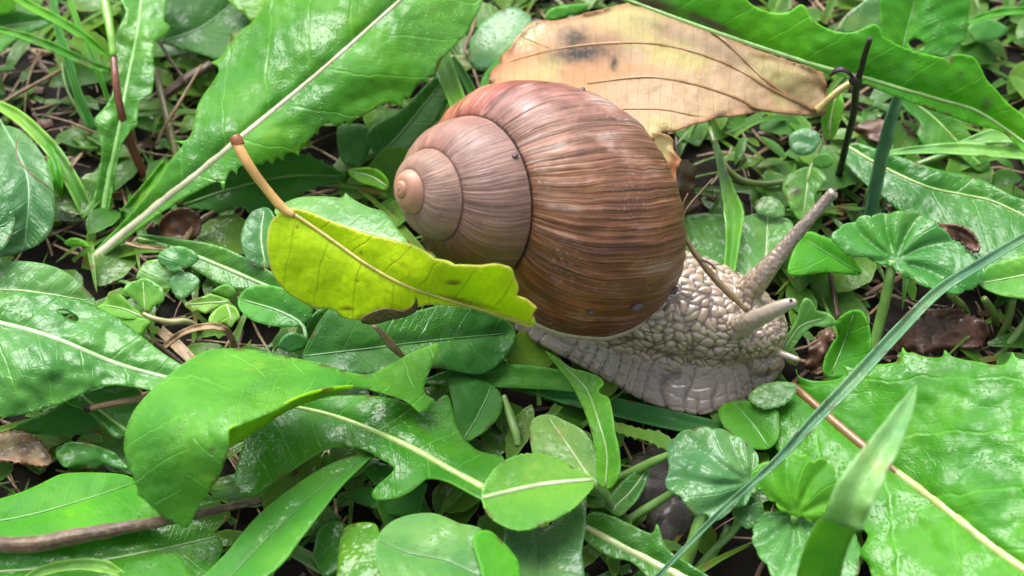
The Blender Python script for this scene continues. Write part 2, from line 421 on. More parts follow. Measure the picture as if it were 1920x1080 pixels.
def surface(name, outline, ctrl, mat, parent, color, wet=0.5, rib=None, palm=None, vein=(60, 0.7, 1.0), teeth=None, scal=None,
            wrinkle=0.05, keel=0.12, quilt=0.02, step=6.0, hole=None, stain=None, edge_curl=0.0, thick=0.018, cross=None, fn=False):
    seed = int(abs(outline[0][0] * 7 + outline[0][1] * 13 + len(outline) * 101)) % 100000
    rng = np.random.default_rng(seed)
    xy = np.array([p[:2] for p in outline], float)
    sharp = [len(p) > 2 for p in outline]
    o = cr(xy, 6, True, sharp)
    o = resample(np.vstack([o, o[:1]]), step * 0.8)[:-1]
    if teeth: o = serrate(o, teeth)
    if scal: o = scallop(o, *scal)
    x0, y0 = o.min(0); x1, y1 = o.max(0)
    gx, gy = np.meshgrid(np.arange(x0, x1, step), np.arange(y0, y1, step * 0.87))
    gx = gx + (np.arange(gx.shape[0]) % 2)[:, None] * step * 0.5 + rng.uniform(-.15, .15, gx.shape) * step
    gx = gx.ravel(); gy = gy.ravel() + rng.uniform(-.15, .15, gy.size) * step
    k = inside(o, gx, gy); gx, gy = gx[k], gy[k]
    k = seg_dist(o, gx, gy) > step * 0.45; gx, gy = gx[k], gy[k]
    loops = [o]
    if hole is not None:
        hl = resample(cr(np.array(hole, float), 4, True), step * 0.6)
        loops.append(hl)
        k = (~inside(hl, gx, gy)) & (seg_dist(hl, gx, gy) > step * 0.4); gx, gy = gx[k], gy[k]
    pts = np.vstack(loops + [np.stack([gx, gy], 1)])
    edges = []; b0 = 0
    for L in loops:
        n = len(L); edges += [(b0 + i, b0 + (i + 1) % n) for i in range(n)]; b0 += n
    vv, ee, ff, *_ = geometry.delaunay_2d_cdt([Vector(p) for p in pts.tolist()], edges, [], 0, 1e-4, False)
    vv = np.array([(v.x, v.y) for v in vv]); ff = np.array(ff)
    cen = vv[ff].mean(1)
    k = inside(o, cen[:, 0], cen[:, 1])
    if hole is not None: k &= ~inside(hl, cen[:, 0], cen[:, 1])
    ff = ff[k]
    used = np.unique(ff); mp = -np.ones(len(vv), int); mp[used] = np.arange(len(used)); vv = vv[used]; ff = mp[ff]
    a = vv[ff]
    ar = (a[:, 1, 0] - a[:, 0, 0]) * (a[:, 2, 1] - a[:, 0, 1]) - (a[:, 2, 0] - a[:, 0, 0]) * (a[:, 1, 1] - a[:, 0, 1])
    ff = np.where((ar > 0)[:, None], ff[:, ::-1], ff)
    X, Y = vv[:, 0], vv[:, 1]
    hf = tps(ctrl)
    h = hf(X, Y)
    ed = seg_dist(o, X, Y)
    fade = np.clip(ed / 25.0, 0, 1)
    lvx = np.zeros(len(X)); lvd = np.full(len(X), 1.0); lvs = np.zeros(len(X))
    if rib is not None:
        rc = cr(np.array(rib, float)[:, :2], 6)
        d, s, sg = seg_dist(rc, X, Y, False, True)
        sp, fw, stg = vein
        lvx = (s - d * fw - 0.0012 * d * d) / sp + sg * 0.17 + 7.3
        lvd = d / 130.0; lvs = np.clip(d / 8.0, 0, 1) * stg * np.clip(1.15 - d / (sp * 3.2), 0.15, 1)
        h = h + keel * (1 - np.exp(-d / 32.0))
        h = h + quilt * 0.6 * np.abs(np.sin(math.pi * (lvx - 0.0) + 0.5 * np.sin(d / 17.0 + s / 60.0))) * np.clip(d / 20, 0, 1) 
    elif palm is not None:
        ang = np.arctan2(Y - palm[1], X - palm[0]); d = np.hypot(X - palm[0], Y - palm[1])
        lvx = ang / (2 * math.pi) * palm[2] + 0.1 * np.sin(d / 30) + 9.5
        lvd = d / 130.0; lvs = np.clip(d / 10.0, 0, 1) * vein[2] * np.clip(1.3 - d / 110, 0.2, 1)
        h = h + quilt * np.abs(np.sin(math.pi * lvx)) * np.clip(d / 30, 0, 1) * 1.5
    if cross is not None:
        lvx, lvs = cross(X, Y)
    w1 = make_waves(45, 230, 7, rng); w2 = make_waves(18, 50, 6, rng)
    h = h + wrinkle * w1(X, Y) * (0.5 + 0.5 * fade) + wrinkle * 0.25 * w2(X, Y)
    h = h + edge_curl * (1 - np.clip(ed / 22.0, 0, 1)) ** 2 * np.sin(waves(X, Y, 60, 160, 3, rng) * 9)
    W = P(X, Y, h)
    st = np.zeros(len(X))
    for (sx, sy, rx, ry, an, amt) in (stain or []):
        ca, sa = math.cos(math.radians(an)), math.sin(math.radians(an))
        u = ((X - sx) * ca + (Y - sy) * sa) / rx; v = (-(X - sx) * sa + (Y - sy) * ca) / ry
        st = np.maximum(st, amt * np.clip(1.35 - np.sqrt(u * u + v * v) + 0.35 * waves(X, Y, 12, 40, 5, rng), 0, 1))
    o_ = mesh_obj(name, W, ff, mat, parent, attrs={'lv': np.stack([lvx, lvd, lvs], 1), 'edge': ed / 130.0, 'stain': st})
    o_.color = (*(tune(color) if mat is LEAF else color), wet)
    if thick:
        md = o_.modifiers.new('thickness', 'SOLIDIFY'); md.thickness = thick; md.offset = -1.0
    def height(x, y):
        hh = hf(np.asarray(x, float), np.asarray(y, float)) + wrinkle * w1(x, y) * (0.5 + 0.5 * np.clip(seg_dist(o, np.asarray(x, float), np.asarray(y, float)) / 25.0, 0, 1)) + wrinkle * 0.25 * w2(x, y)
        return hh
    return (o_, height)

GREEN = (0.050, 0.185, 0.022); DEEP = (0.030, 0.125, 0.022); MINT = (0.070, 0.200, 0.060); LIME = (0.095, 0.250, 0.018); PALE = (0.150, 0.300, 0.085)
def tune(c):
    # pigment a little purer than the first estimates by eye
    m = max(c)
    k = [m * (v / m) ** 1.26 * 1.34 for v in c]
    return (k[0] * 1.14, k[1], k[2])
RIBC = (0.36, 0.50, 0.22)
def leaf(name, label, outline, ctrl, color=GREEN, wet=0.5, rib=None, ribw=None, ribc=RIBC, cat='leaf', group=None, mat=None, blade='blade', parent=None, extra=None, riblift=0.015, **kw):
    first = ctrl[0]
    root = parent
    if root is None:
        root = thing(name, label, cat, P(first[0], first[1], max(0.0, min(c[2] for c in ctrl))), group)
    ob, hf = surface(blade, outline, ctrl, mat or LEAF, root, color, wet, rib=rib, **kw)
    if rib is not None and ribw:
        r = resample(cr(np.array(rib, float)[:, :2], 5), 14.0)
        rad = np.interp(np.linspace(0, 1, len(r)), np.linspace(0, 1, len(ribw)), ribw) / 130.0 / 2 * 0.86
        hh = hf(r[:, 0], r[:, 1]) + riblift - rad * 0.45
        tube('midrib', np.c_[r, hh], list(rad), RIB, root if parent is None else ob if False else root, ribc, sides=7, n=1)
    return root, hf

def blade(name, label, pts, widths, color=GREEN, wet=0.4, fold=0.05, cat='grass blade', group=None, mat=None, parent=None, across=6, n=8, ribbed=6.0, thick=0.012, part=None):
    """grass-like leaf: a folded ribbon along (x, y, height) points"""
    q = np.asarray(pts, float); c = cr(q, n)
    wv = np.interp(np.linspace(0, 1, len(c)), np.linspace(0, 1, len(widths)), widths) / 2.0
    T = np.gradient(c[:, :2], axis=0); T /= np.linalg.norm(T, axis=1)[:, None] + 1e-9
    N = np.stack([-T[:, 1], T[:, 0]], 1)
    us = np.linspace(-1, 1, across + 1)
    X = c[:, 0][:, None] + N[:, 0][:, None] * wv[:, None] * us; Y = c[:, 1][:, None] + N[:, 1][:, None] * wv[:, None] * us
    H = c[:, 2][:, None] + fold * np.abs(us)[None] * (wv / max(1e-6, wv.max()))[:, None] + 0.012 * np.sin(np.arange(len(c)) * 0.9)[:, None] * us[None]
    W = P(X, Y, H).reshape(-1, 3)
    m = across + 1; F = []
    for i in range(len(c) - 1):
        for j in range(across):
            F.append((i * m + j, i * m + j + 1, (i + 1) * m + j + 1, (i + 1) * m + j))
    s = np.r_[0, np.cumsum(np.linalg.norm(np.diff(c[:, :2], axis=0), axis=1))]
    lvx = np.repeat((us * ribbed / 2)[None], len(c), 0).ravel() + 0.5
    at = {'lv': np.stack([lvx, np.abs(np.repeat((wv)[:, None], m, 1) * us).ravel() / 130, np.full(len(W), 0.6)], 1),
          'edge': ((1 - np.abs(us))[None] * wv[:, None]).ravel() / 130.0, 'stain': np.zeros(len(W))}
    f0 = P(*q[0]); 
    nrm = np.cross(W[1] - W[0], W[m] - W[0])
    if nrm @ (CAM - W[0]) < 0: F = [f[::-1] for f in F]
    o = mesh_obj(part or name, W, F, mat or LEAF, parent, origin=f0, attrs=at)
    o.color = (*(tune(color) if mat in (None, LEAF) else color), wet)
    if thick:
        md = o.modifiers.new('thickness', 'SOLIDIFY'); md.thickness = thick; md.offset = -1.0
    if label: tag(o, label, cat, group)
    return o

# ------------------------------------------------------------------ ground
NOISE_T = {}
def value_noise(x, y, seed):
    if seed not in NOISE_T: NOISE_T[seed] = np.random.default_rng(seed).random((256, 256))
    T = NOISE_T[seed]
    xi = np.floor(x).astype(int); yi = np.floor(y).astype(int); fx = x - xi; fy = y - yi
    fx = fx * fx * (3 - 2 * fx); fy = fy * fy * (3 - 2 * fy)
    g = lambda a, b: T[a % 256, b % 256]
    return (g(xi, yi) * (1 - fx) + g(xi + 1, yi) * fx) * (1 - fy) + (g(xi, yi + 1) * (1 - fx) + g(xi + 1, yi + 1) * fx) * fy
def ground_h(x, y):
    return 0.22 * value_noise(x * 0.8, y * 0.8, 1) + 0.12 * value_noise(x * 2.3, y * 2.3, 2) + 0.05 * value_noise(x * 6, y * 6, 3) - 0.28
ax = np.r_[-2000, -400, -90, -40, np.linspace(-18, 18, 241), 40, 90, 400, 2000]
ay = np.r_[-2000, -400, -90, -40, np.linspace(-13, 19, 215), 40, 90, 400, 2000]
GX, GY = np.meshgrid(ax, ay)
GZ = ground_h(GX, GY)
gi = np.arange(GX.size).reshape(GX.shape)
gf = np.stack([gi[:-1, :-1], gi[:-1, 1:], gi[1:, 1:], gi[1:, :-1]], -1).reshape(-1, 4)
g = mesh_obj('ground', np.stack([GX, GY, GZ], -1).reshape(-1, 3), gf, SOILM)
g['kind'] = 'structure'; g['label'] = 'dark damp soil under the plants'

# ------------------------------------------------------------------ snail
SQ = [746.5, 351.0, 3.9, -0.7749, -0.035, 1.697, 0.3207, -0.0757, 0.6254, 1.4697, 0.2651, 0.6613, 0.7421, 2.7224, 3.5074, -0.2438, 0.3371, 0.2422]
PHB, BULGE0, BULGE1, BSKEW = 0.1154, 0.165, 0.158, 0.85
def shell_frame():
    nx, ny = SQ[3], SQ[4]
    n = nx * RT + ny * UP + math.sqrt(1 - nx * nx - ny * ny) * BK; n /= np.linalg.norm(n)
    u = UP - (UP @ n) * n; u /= np.linalg.norm(u)
    return n, u, np.cross(u, n)
def shell_points(TH, PH):
    (cx, cy, hh, nx, ny, E0, w1, w2, c, zc0, zc1, b1, b2, b2s, thend, ou, orr, on) = SQ
    n, u, r = shell_frame()
    t = TH / (2 * math.pi)
    E = E0 * np.exp(w1 * t + w2 * t * t)
    bb = np.exp(b2s * np.minimum(t, 0.0))
    z = np.where(np.sin(PH) > 0, (b2 * bb + b1 * (1 - bb)) * np.sin(PH), b1 * np.sin(PH))
    Z = E * (zc0 + zc1 * t + z); RHO = E * (c + (1 - c) * np.cos(PH))
    ang = TH + thend
    Q = -n * Z[..., None] + RHO[..., None] * (u * np.cos(ang)[..., None] + r * np.sin(ang)[..., None])
    gq = np.clip(t + 1.25, 0, None) ** 2 / 1.5
    Q = Q + gq[..., None] * (ou * u + orr * r - on * n)
    return P(cx, cy, hh) + Q * 1.03
def shell_band(th, us):
    n, u, r = shell_frame()
    Bq = shell_points(th, np.full(len(th), PHB)); Aq = shell_points(th - 2 * math.pi, np.full(len(th), PHB))
    ang = th + SQ[14]; rad = np.cos(ang)[:, None] * u + np.sin(ang)[:, None] * r
    c = Bq - Aq; L = np.linalg.norm(c, axis=1, keepdims=True); c = c / L
    N = rad - (rad * c).sum(1, keepdims=True) * c; N /= np.linalg.norm(N, axis=1, keepdims=True)
    t = th / (2 * math.pi); bu = BULGE0 + (BULGE1 - BULGE0) * np.clip(t + 1.3, 0, 1.3) / 1.3
    s = np.sin(math.pi * us ** BSKEW)
    tuck = -0.03 * np.exp(-us / 0.015)
    X = Aq[:, None] + (Bq - Aq)[:, None] * us[None, :, None] + N[:, None] * (L * (bu[:, None] * s[None] + tuck[None]))[:, :, None]
    return X, N, L
def grid_faces(a, b, wrap_b=True):
    i = np.arange(a * b).reshape(a, b)
    if wrap_b: i = np.c_[i, i[:, :1]]
    return np.stack([i[:-1, :-1], i[:-1, 1:], i[1:, 1:], i[1:, :-1]], -1).reshape(-1, 4)

def shell_material():
    m, t = newmat('shell'); b = NB(t)
    sv = b.n('SeparateXYZ', {0: b.attr('sv')}); tt, ph, ee = sv.outputs[0], sv.outputs[1], sv.outputs[2]
    obj = b.n('TexCoord').outputs['Object']
    sl = b.math('ADD', tt, b.math('MULTIPLY', b.math('SINE', b.math('ADD', ph, 0.4)), 0.012))
    sl = b.math('ADD', sl, b.math('MULTIPLY', b.math('SUBTRACT', b.noise(obj, 1.3, 2.0), 0.5), 0.014))
    def streak(fr, k, det, off):
        v = b.n('CombineXYZ', {0: b.math('MULTIPLY', sl, fr), 1: b.math('MULTIPLY', ph, k), 2: off}).outputs[0]
        return b.noise(v, 1.0, det, 0.62)
    s1 = streak(40, 0.22, 2.0, 0.0); s2 = streak(170, 0.30, 2.0, 4.0); s3 = streak(420, 0.8, 2.0, 9.0); s4 = streak(22, 0.9, 5.0, 13.0)
    f = b.math('DIVIDE', b.math('ADD', tt, 4.0), 4.0)
    f = b.math('ADD', f, b.math('MULTIPLY', b.math('SUBTRACT', s1, 0.5), 0.02))
    T = lambda x: (x + 4.0) / 4.0
    col = b.ramp(f, [(T(-4.0), (0.30, 0.20, 0.15)), (T(-2.85), (0.29, 0.195, 0.15)), (T(-2.35), (0.245, 0.19, 0.18)), (T(-2.05), (0.205, 0.165, 0.165)), (T(-1.75), (0.23, 0.155, 0.135)),
        (T(-1.58), (0.28, 0.165, 0.14)), (T(-1.42), (0.235, 0.18, 0.19)), (T(-1.28), (0.185, 0.14, 0.135)), (T(-1.1), (0.12, 0.066, 0.045)), (T(-0.90), (0.16, 0.075, 0.035)), (T(-0.76), (0.34, 0.135, 0.052)), (T(-0.60), (0.35, 0.125, 0.050)),
        (T(-0.53), (0.26, 0.085, 0.07)), (T(-0.47), (0.255, 0.15, 0.155)), (T(-0.40), (0.215, 0.14, 0.12)), (T(-0.33), (0.205, 0.105, 0.06)), (T(-0.25), (0.165, 0.075, 0.035)), (T(-0.18), (0.135, 0.056, 0.024)), (T(-0.135), (0.18, 0.055, 0.022)), (T(-0.10), (0.16, 0.042, 0.018)), (T(-0.075), (0.09, 0.026, 0.014))])
    col0 = col
    col = b.mix(b.rng(b.math('ADD', s4, b.math('MULTIPLY', b.math('SUBTRACT', b.noise(obj, 0.8, 3.0), 0.5), 0.5)), 0.40, 0.62), b.mix(1.0, col, (0.62, 0.56, 0.52), 'MULTIPLY'), b.mix(1.0, col, (1.08, 1.06, 1.04), 'MULTIPLY'))
    young = b.math('MULTIPLY', b.rng(tt, -2.9, -2.3, 0.0, 1.0), b.rng(tt, -1.15, -0.75, 0.55, 1.0))
    col = b.mix(young, col0, col)
    col = b.mix(1.0, col, (1.14, 0.88, 0.72), 'MULTIPLY')
    dk = b.mix(1.0, col, (0.38, 0.32, 0.30), 'MULTIPLY')
    col = b.mix(b.math('MULTIPLY', b.rng(s2, 0.46, 0.62), b.math('MULTIPLY', young, b.rng(s4, 0.3, 0.6, 0.85, 0.35))), col, dk)
    col = b.mix(b.math('MULTIPLY', b.rng(s1, 0.50, 0.66), b.math('MULTIPLY', young, 0.55)), col, dk)
    lt = b.mix(1.0, b.mix(1.0, col, (1.35, 1.3, 1.2), 'MULTIPLY'), (0.07, 0.048, 0.032), 'ADD')
    col = b.mix(b.math('MULTIPLY', b.rng(s3, 0.54, 0.66), b.math('MULTIPLY', young, 0.75)), col, lt)
    # worn pale streaks, mostly on the upper body whorl
    wear = b.math('MULTIPLY', b.rng(s4, 0.50, 0.66), b.rng(s2, 0.40, 0.60))
    wz = b.math('MULTIPLY', b.rng(tt, -0.62, -0.48, 0.0, 1.0), b.rng(tt, -0.40, -0.20, 1.0, 0.50))
    col = b.mix(b.math('MULTIPLY', b.math('MULTIPLY', wear, wz), 0.85), col, (0.36, 0.30, 0.28))
    gr = b.noise(obj, 26.0, 4.0, 0.75)
    gm = b.math('MULTIPLY', b.rng(gr, 0.56, 0.68), b.rng(b.noise(obj, 1.4, 3.0), 0.46, 0.60))
    col = b.mix(b.math('MULTIPLY', b.math('MULTIPLY', gm, young), 0.65), col, (0.42, 0.35, 0.30))
    # olive tint patches and dark lip
    ol = b.math('MULTIPLY', b.rng(b.noise(obj, 0.9, 3.0), 0.45, 0.65), b.rng(tt, -0.42, -0.30, 0.0, 0.6))
    col = b.mix(ol, col, b.mix(1.0, col, (0.95, 1.0, 0.78), 'MULTIPLY'))
    lip = b.math('MULTIPLY', b.rng(b.math('ADD', tt, b.math('MULTIPLY', b.math('SUBTRACT', gr, 0.5), 0.03)), -0.118, -0.098), b.rng(ph, 0.45, 0.9))
    col = b.mix(lip, col, (0.030, 0.020, 0.020))
    seam = b.rng(b.math('ADD', ee, b.math('MULTIPLY', b.math('SUBTRACT', gr, 0.5), 0.02)), 0.012, 0.028, 0.85, 0.0)
    col = b.mix(b.math('MULTIPLY', seam, young), col, (0.03, 0.018, 0.014))
    hgt = b.math('ADD', b.math('MULTIPLY', s2, 1.0), b.math('ADD', b.math('MULTIPLY', s1, 1.2), b.math('MULTIPLY', s3, 0.35)))
    hgt = b.math('ADD', b.math('MULTIPLY', hgt, young), b.math('MULTIPLY', gr, 0.10))
    bump = b.n('Bump', {'Strength': 1.0, 'Distance': 0.045, 'Height': hgt}).outputs[0]
    rough = b.math('ADD', 0.40, b.math('MULTIPLY', s2, 0.18))
    pr = b.n('BsdfPrincipled', {'Base Color': col, 'Roughness': rough, 'Normal': bump, 'Specular IOR Level': 0.45, 'Coat Weight': 0.14, 'Coat Roughness': 0.28})
    b.out(pr.outputs[0]); return m
def plain(name, col, rough=0.4, coat=0.2, sss=0.1, scale=6.0, var=0.7):
    m, t = newmat(name); b = NB(t)
    obj = b.n('TexCoord').outputs['Object']
    n1 = b.noise(obj, scale, 4.0)
    c = b.mix(b.rng(n1, 0.35, 0.7), col, tuple(v * var for v in col))
    bump = b.n('Bump', {'Strength': 0.3, 'Distance': 0.02, 'Height': b.noise(obj, scale * 3, 3.0)}).outputs[0]
    pr = b.n('BsdfPrincipled', {'Base Color': c, 'Roughness': rough, 'Normal': bump, 'Coat Weight': coat, 'Coat Roughness': 0.15})
    b.out(pr.outputs[0]); return m
SHELL = shell_material()
LIPM = plain('shell_lip', (0.36, 0.30, 0.22))
LINING = plain('shell_lining', (0.30, 0.23, 0.2))

snail_loc = P(1200, 640, 0.45)
snail = thing('snail', 'large brown striped garden snail crawling over the wet leaves', 'snail', snail_loc)
T_END = -0.075
ts = np.r_[np.linspace(-7.0, -1.3, 760, endpoint=False), np.linspace(-1.3, T_END, 960)]
th = ts * 2 * math.pi
us = np.r_[0, 0.012, 0.03, np.linspace(0.06, 1.0, 54)]
def n1d(x, seed):
    r = np.random.default_rng(seed).random(4096); i = np.floor(x).astype(int); f = x - i; f = f * f * (3 - 2 * f)
    return r[i % 4096] * (1 - f) + r[(i + 1) % 4096] * f
def ridges(t, ph):
    tw = t + 0.010 * np.sin(ph + 0.4)
    f = 0.0105 * (n1d(tw * 70 + 500, 5) - 0.5) + 0.009 * (n1d(tw * 160 + 900, 6) - 0.5) + 0.014 * (n1d(tw * 19 + 300, 7) - 0.5)
    return f * np.clip((t + 1.9) / 1.4, 0.0, 1) ** 1.2 + 0.02 * np.clip((t - T_END + 0.012) / 0.012, 0, 1)
BX, BN, BL = shell_band(th, us)
phb = np.where(us < 1, -1.9 + us * (PHB + 1.9), PHB)
TT, PP = np.meshgrid(ts, phb, indexing='ij')
BX = BX + BN[:, None] * (ridges(TT, PP) * np.minimum(1, us / 0.08)[None])[:, :, None] * 2.3
i0 = int(np.argmax(ts > -1.12)); NBASE = 60
phs = np.linspace(PHB, math.pi * 1.05, NBASE)[1:]
TB, PB = np.meshgrid(ts[i0:], phs, indexing='ij')
SB = shell_points(TB * 2 * math.pi, PB)
n_, u_, r_0 = shell_frame()
cen = shell_points(TB * 2 * math.pi, np.full_like(PB, math.pi / 2)) * 0.35 + shell_points(TB * 2 * math.pi, np.full_like(PB, -math.pi / 2)) * 0.65
dirn = SB - cen; dirn /= np.linalg.norm(dirn, axis=-1, keepdims=True)
SB = SB + dirn * (ridges(TB, PB) * 2.3)[..., None]
nu_ = len(us); nt_ = len(ts); nb_ = NBASE - 1
V1 = BX.reshape(-1, 3); V2 = SB.reshape(-1, 3)
idx1 = np.arange(nt_ * nu_).reshape(nt_, nu_)
idx2 = np.c_[idx1[i0:, -1], nt_ * nu_ + np.arange((nt_ - i0) * nb_).reshape(nt_ - i0, nb_)]
qf = lambda I: np.stack([I[:-1, :-1], I[:-1, 1:], I[1:, 1:], I[1:, :-1]], -1).reshape(-1, 4)
sv = np.vstack([np.stack([TT, PP, np.repeat(us[None], nt_, 0)], -1).reshape(-1, 3), np.stack([TB, PB, np.full_like(TB, 1.0)], -1).reshape(-1, 3)])
SF = np.vstack([qf(idx1), qf(idx2)])[:, ::-1]
shell = mesh_obj('shell', np.vstack([V1, V2]), SF, SHELL, snail, attrs={'sv': sv})
shell['label'] = 'coiled brown shell with pale apex and reddish growth lines'
# rolled lip and the lining just inside the aperture
def lip_curve(t, shrink):
    b_, _, _ = shell_band(np.array([t * 2 * math.pi]), np.linspace(0.1, 1, 30))
    s_ = shell_points(np.full(50, t * 2 * math.pi), np.linspace(PHB, math.pi * 1.05, 51)[1:])
    c_ = np.vstack([b_[0], s_]); m_ = c_.mean(0)
    return m_ + (c_ - m_) * shrink
LC = [lip_curve(t, 0.955) for t in np.linspace(T_END, T_END - 0.22, 20)]
ln = mesh_obj('aperture_lining', np.vstack(LC), grid_faces(20, len(LC[0]), False), LINING, snail)
ln.parent = shell
ring = lip_curve(T_END, 0.99)
back = lip_curve(T_END - 0.004, 0.99) - ring; back /= np.linalg.norm(back, axis=1)[:, None]
ring = ring - back * 0.04
lp = tube('lip', ring[::2], [0.03] + [0.075] * 6 + [0.03], LIPM, None, None, 8, 2, world=True)
lp.data.transform(Matrix.Translation(lp.location - snail.location)); lp.location = (0, 0, 0); lp.parent = shell
lp['label'] = 'pale rolled lip of the shell'

# body: lofted foot and neck, tentacles and mouth lobe grown together
edge_px = [(905, 583), (950, 607), (1000, 636), (1060, 668), (1130, 705), (1170, 730), (1210, 750), (1260, 768), (1310, 776), (1360, 768), (1400, 751), (1440, 724), (1464, 697), (1474, 678)]
ew = np.array([P(x, y, 0.42) for x, y in edge_px])
secs = [  # x, yc, body half width, top height
    (-0.42, -0.74, 0.06, 0.50), (-0.1, -0.62, 0.26, 0.62), (0.4, -0.62, 0.46, 0.95), (0.9, -0.78, 0.60, 1.35), (1.4, -0.92, 0.72, 1.62), (1.9, -1.02, 0.78, 1.74),
    (2.3, -1.10, 0.77, 1.72), (2.7, -1.18, 0.74, 1.60), (3.05, -1.22, 0.68, 1.46), (3.30, -1.25, 0.58, 1.32), (3.50, -1.27, 0.46, 1.18), (3.64, -1.28, 0.30, 1.02), (3.72, -1.28, 0.12, 0.86)]
sa = np.array(secs); xs = np.linspace(sa[0, 0], sa[-1, 0], 90)
YC = np.interp(xs, sa[:, 0], sa[:, 1]); BW = np.interp(xs, sa[:, 0], sa[:, 2]); ZT = np.interp(xs, sa[:, 0], sa[:, 3])
for arr in (YC, BW, ZT):
    arr[1:-1] = np.convolve(np.r_[arr[:4], arr, arr[-4:]], np.ones(9) / 9, 'valid')[1:-1]
EY = np.interp(xs, ew[:, 0], ew[:, 1])
WN = np.maximum(0.06, YC - EY)
prof = []
for x, yc, bw, zt, wn in zip(xs, YC, BW, ZT, WN):
    z0 = 0.36
    H = max(zt - z0, 0.12); wf = min(wn, bw * 1.25); bwn = min(bw, wn * 0.97)
    pts = [(-wn * 0.6, z0 - 0.05), (-wn * 0.93, z0 - 0.03), (-wn, z0 + 0.03), (-wn * 0.97, z0 + 0.08), (-(0.6 * wn + 0.4 * bwn), z0 + 0.17 * min(1, H)), (-(0.25 * wn + 0.75 * bwn), z0 + 0.27 * min(1, H)), (-bwn * 0.98, z0 + 0.36 * H), (-bwn * 1.0, z0 + 0.55 * H),
           (-bwn * 0.86, z0 + 0.78 * H), (-bwn * 0.55, z0 + 0.94 * H), (0, z0 + H), (bw * 0.55, z0 + 0.94 * H), (bw * 0.86, z0 + 0.78 * H), (bw * 1.0, z0 + 0.55 * H), (bw * 0.98, z0 + 0.36 * H), (wf * 0.97, z0 + 0.1), (wf, z0 + 0.02), (wf * 0.6, z0 - 0.05)]
    cc = cr(np.array(pts), 3, True)
    prof.append(np.c_[np.full(len(cc), x), yc + cc[:, 0], cc[:, 1]])
prof = np.array(prof); na, nb = prof.shape[:2]
bv = [prof.reshape(-1, 3)]; bf = [tuple(f) for f in grid_faces(na, nb)]
bf.append(tuple(range(nb - 1, -1, -1))); bf.append(tuple(range((na - 1) * nb, na * nb)))
off = na * nb
def add_tube(pts, rad, sides=16, n=8):
    global off
    q = np.array(pts, float); c = cr(np.c_[P(q[:, 0], q[:, 1], q[:, 2]), np.array(rad)[:, None]], n)
    r = c[:, 3]; c = c[:, :3]
    T = np.gradient(c, axis=0); T /= np.linalg.norm(T, axis=1)[:, None]
    a = np.linspace(0, 2 * math.pi, sides, endpoint=False); vs = []
    for i in range(len(c)):
        A = np.cross(T[i], [0.2, 0.9, 0.1]); A /= np.linalg.norm(A); B = np.cross(T[i], A)
        vs.append(c[i] + r[i] * (np.outer(np.cos(a), A) + np.outer(np.sin(a), B)))
    vs.append(c[-1:] + T[-1] * r[-1] * 0.6)
    V = np.vstack(vs); bv.append(V)
    for f in grid_faces(len(c), sides): bf.append(tuple(int(v) + off for v in f))
    k = (len(c) - 1) * sides
    for j in range(sides): bf.append((off + k + j, off + k + (j + 1) % sides, off + len(c) * sides))
    bf.append(tuple(off + j for j in range(sides - 1, -1, -1)))
    off += len(V)
TENT = [([(1375, 580, 1.15), (1402, 545, 1.42), (1435, 508, 1.75), (1475, 460, 2.05), (1515, 414, 2.35), (1550, 374, 2.58), (1563, 361, 2.66)], [0.25, 0.20, 0.145, 0.108, 0.084, 0.076, 0.092]),
        ([(1365, 625, 1.10), (1396, 607, 1.50), (1425, 594, 1.78), (1455, 580, 2.00), (1478, 570, 2.14), (1492, 566, 2.20)], [0.21, 0.15, 0.122, 0.104, 0.082, 0.055]),
        ([(1420, 643, 0.80), (1442, 655, 0.88), (1472, 666, 0.95), (1498, 675, 0.98)], [0.12, 0.08, 0.056, 0.044])]
for p_, r_ in TENT: add_tube(p_, r_)
def add_ball(c, r, n=12):
    global off
    vs = []; fs = []
    for i in range(n + 1):
        for j in range(n * 2):
            a = math.pi * i / n; b_ = math.pi * j / n
            vs.append((c[0] + r[0] * math.sin(a) * math.cos(b_), c[1] + r[1] * math.sin(a) * math.sin(b_), c[2] + r[2] * math.cos(a)))
    for i in range(n):
        for j in range(n * 2):
            k = (j + 1) % (n * 2)
            fs.append((off + i * n * 2 + j, off + (i + 1) * n * 2 + j, off + (i + 1) * n * 2 + k, off + i * n * 2 + k))
    bv.append(np.array(vs)); bf.extend(fs); off += len(vs)
add_ball(P(1428, 672, 0.66), (0.30, 0.24, 0.20))
add_ball(P(1408, 618, 1.06), (0.50, 0.42, 0.36))
tmp = bpy.data.meshes.new('tmp'); tmp.from_pydata(np.vstack(bv).tolist(), [], bf)
to = bpy.data.objects.new('tmp', tmp); COL.objects.link(to)
md = to.modifiers.new('r', 'REMESH'); md.mode = 'VOXEL'; md.voxel_size = 0.021; md.use_smooth_shade = True
md = to.modifiers.new('s', 'SMOOTH'); md.iterations = 9; md.factor = 0.5
dg = bpy.context.evaluated_depsgraph_get()
bm_ = bpy.data.meshes.new_from_object(to.evaluated_get(dg))
bpy.data.objects.remove(to)
nv = len(bm_.vertices)
V = np.zeros(nv * 3); bm_.vertices.foreach_get('co', V); V = V.reshape(-1, 3)
Nn = np.zeros(nv * 3); bm_.vertices.foreach_get('normal', Nn); Nn = Nn.reshape(-1, 3)
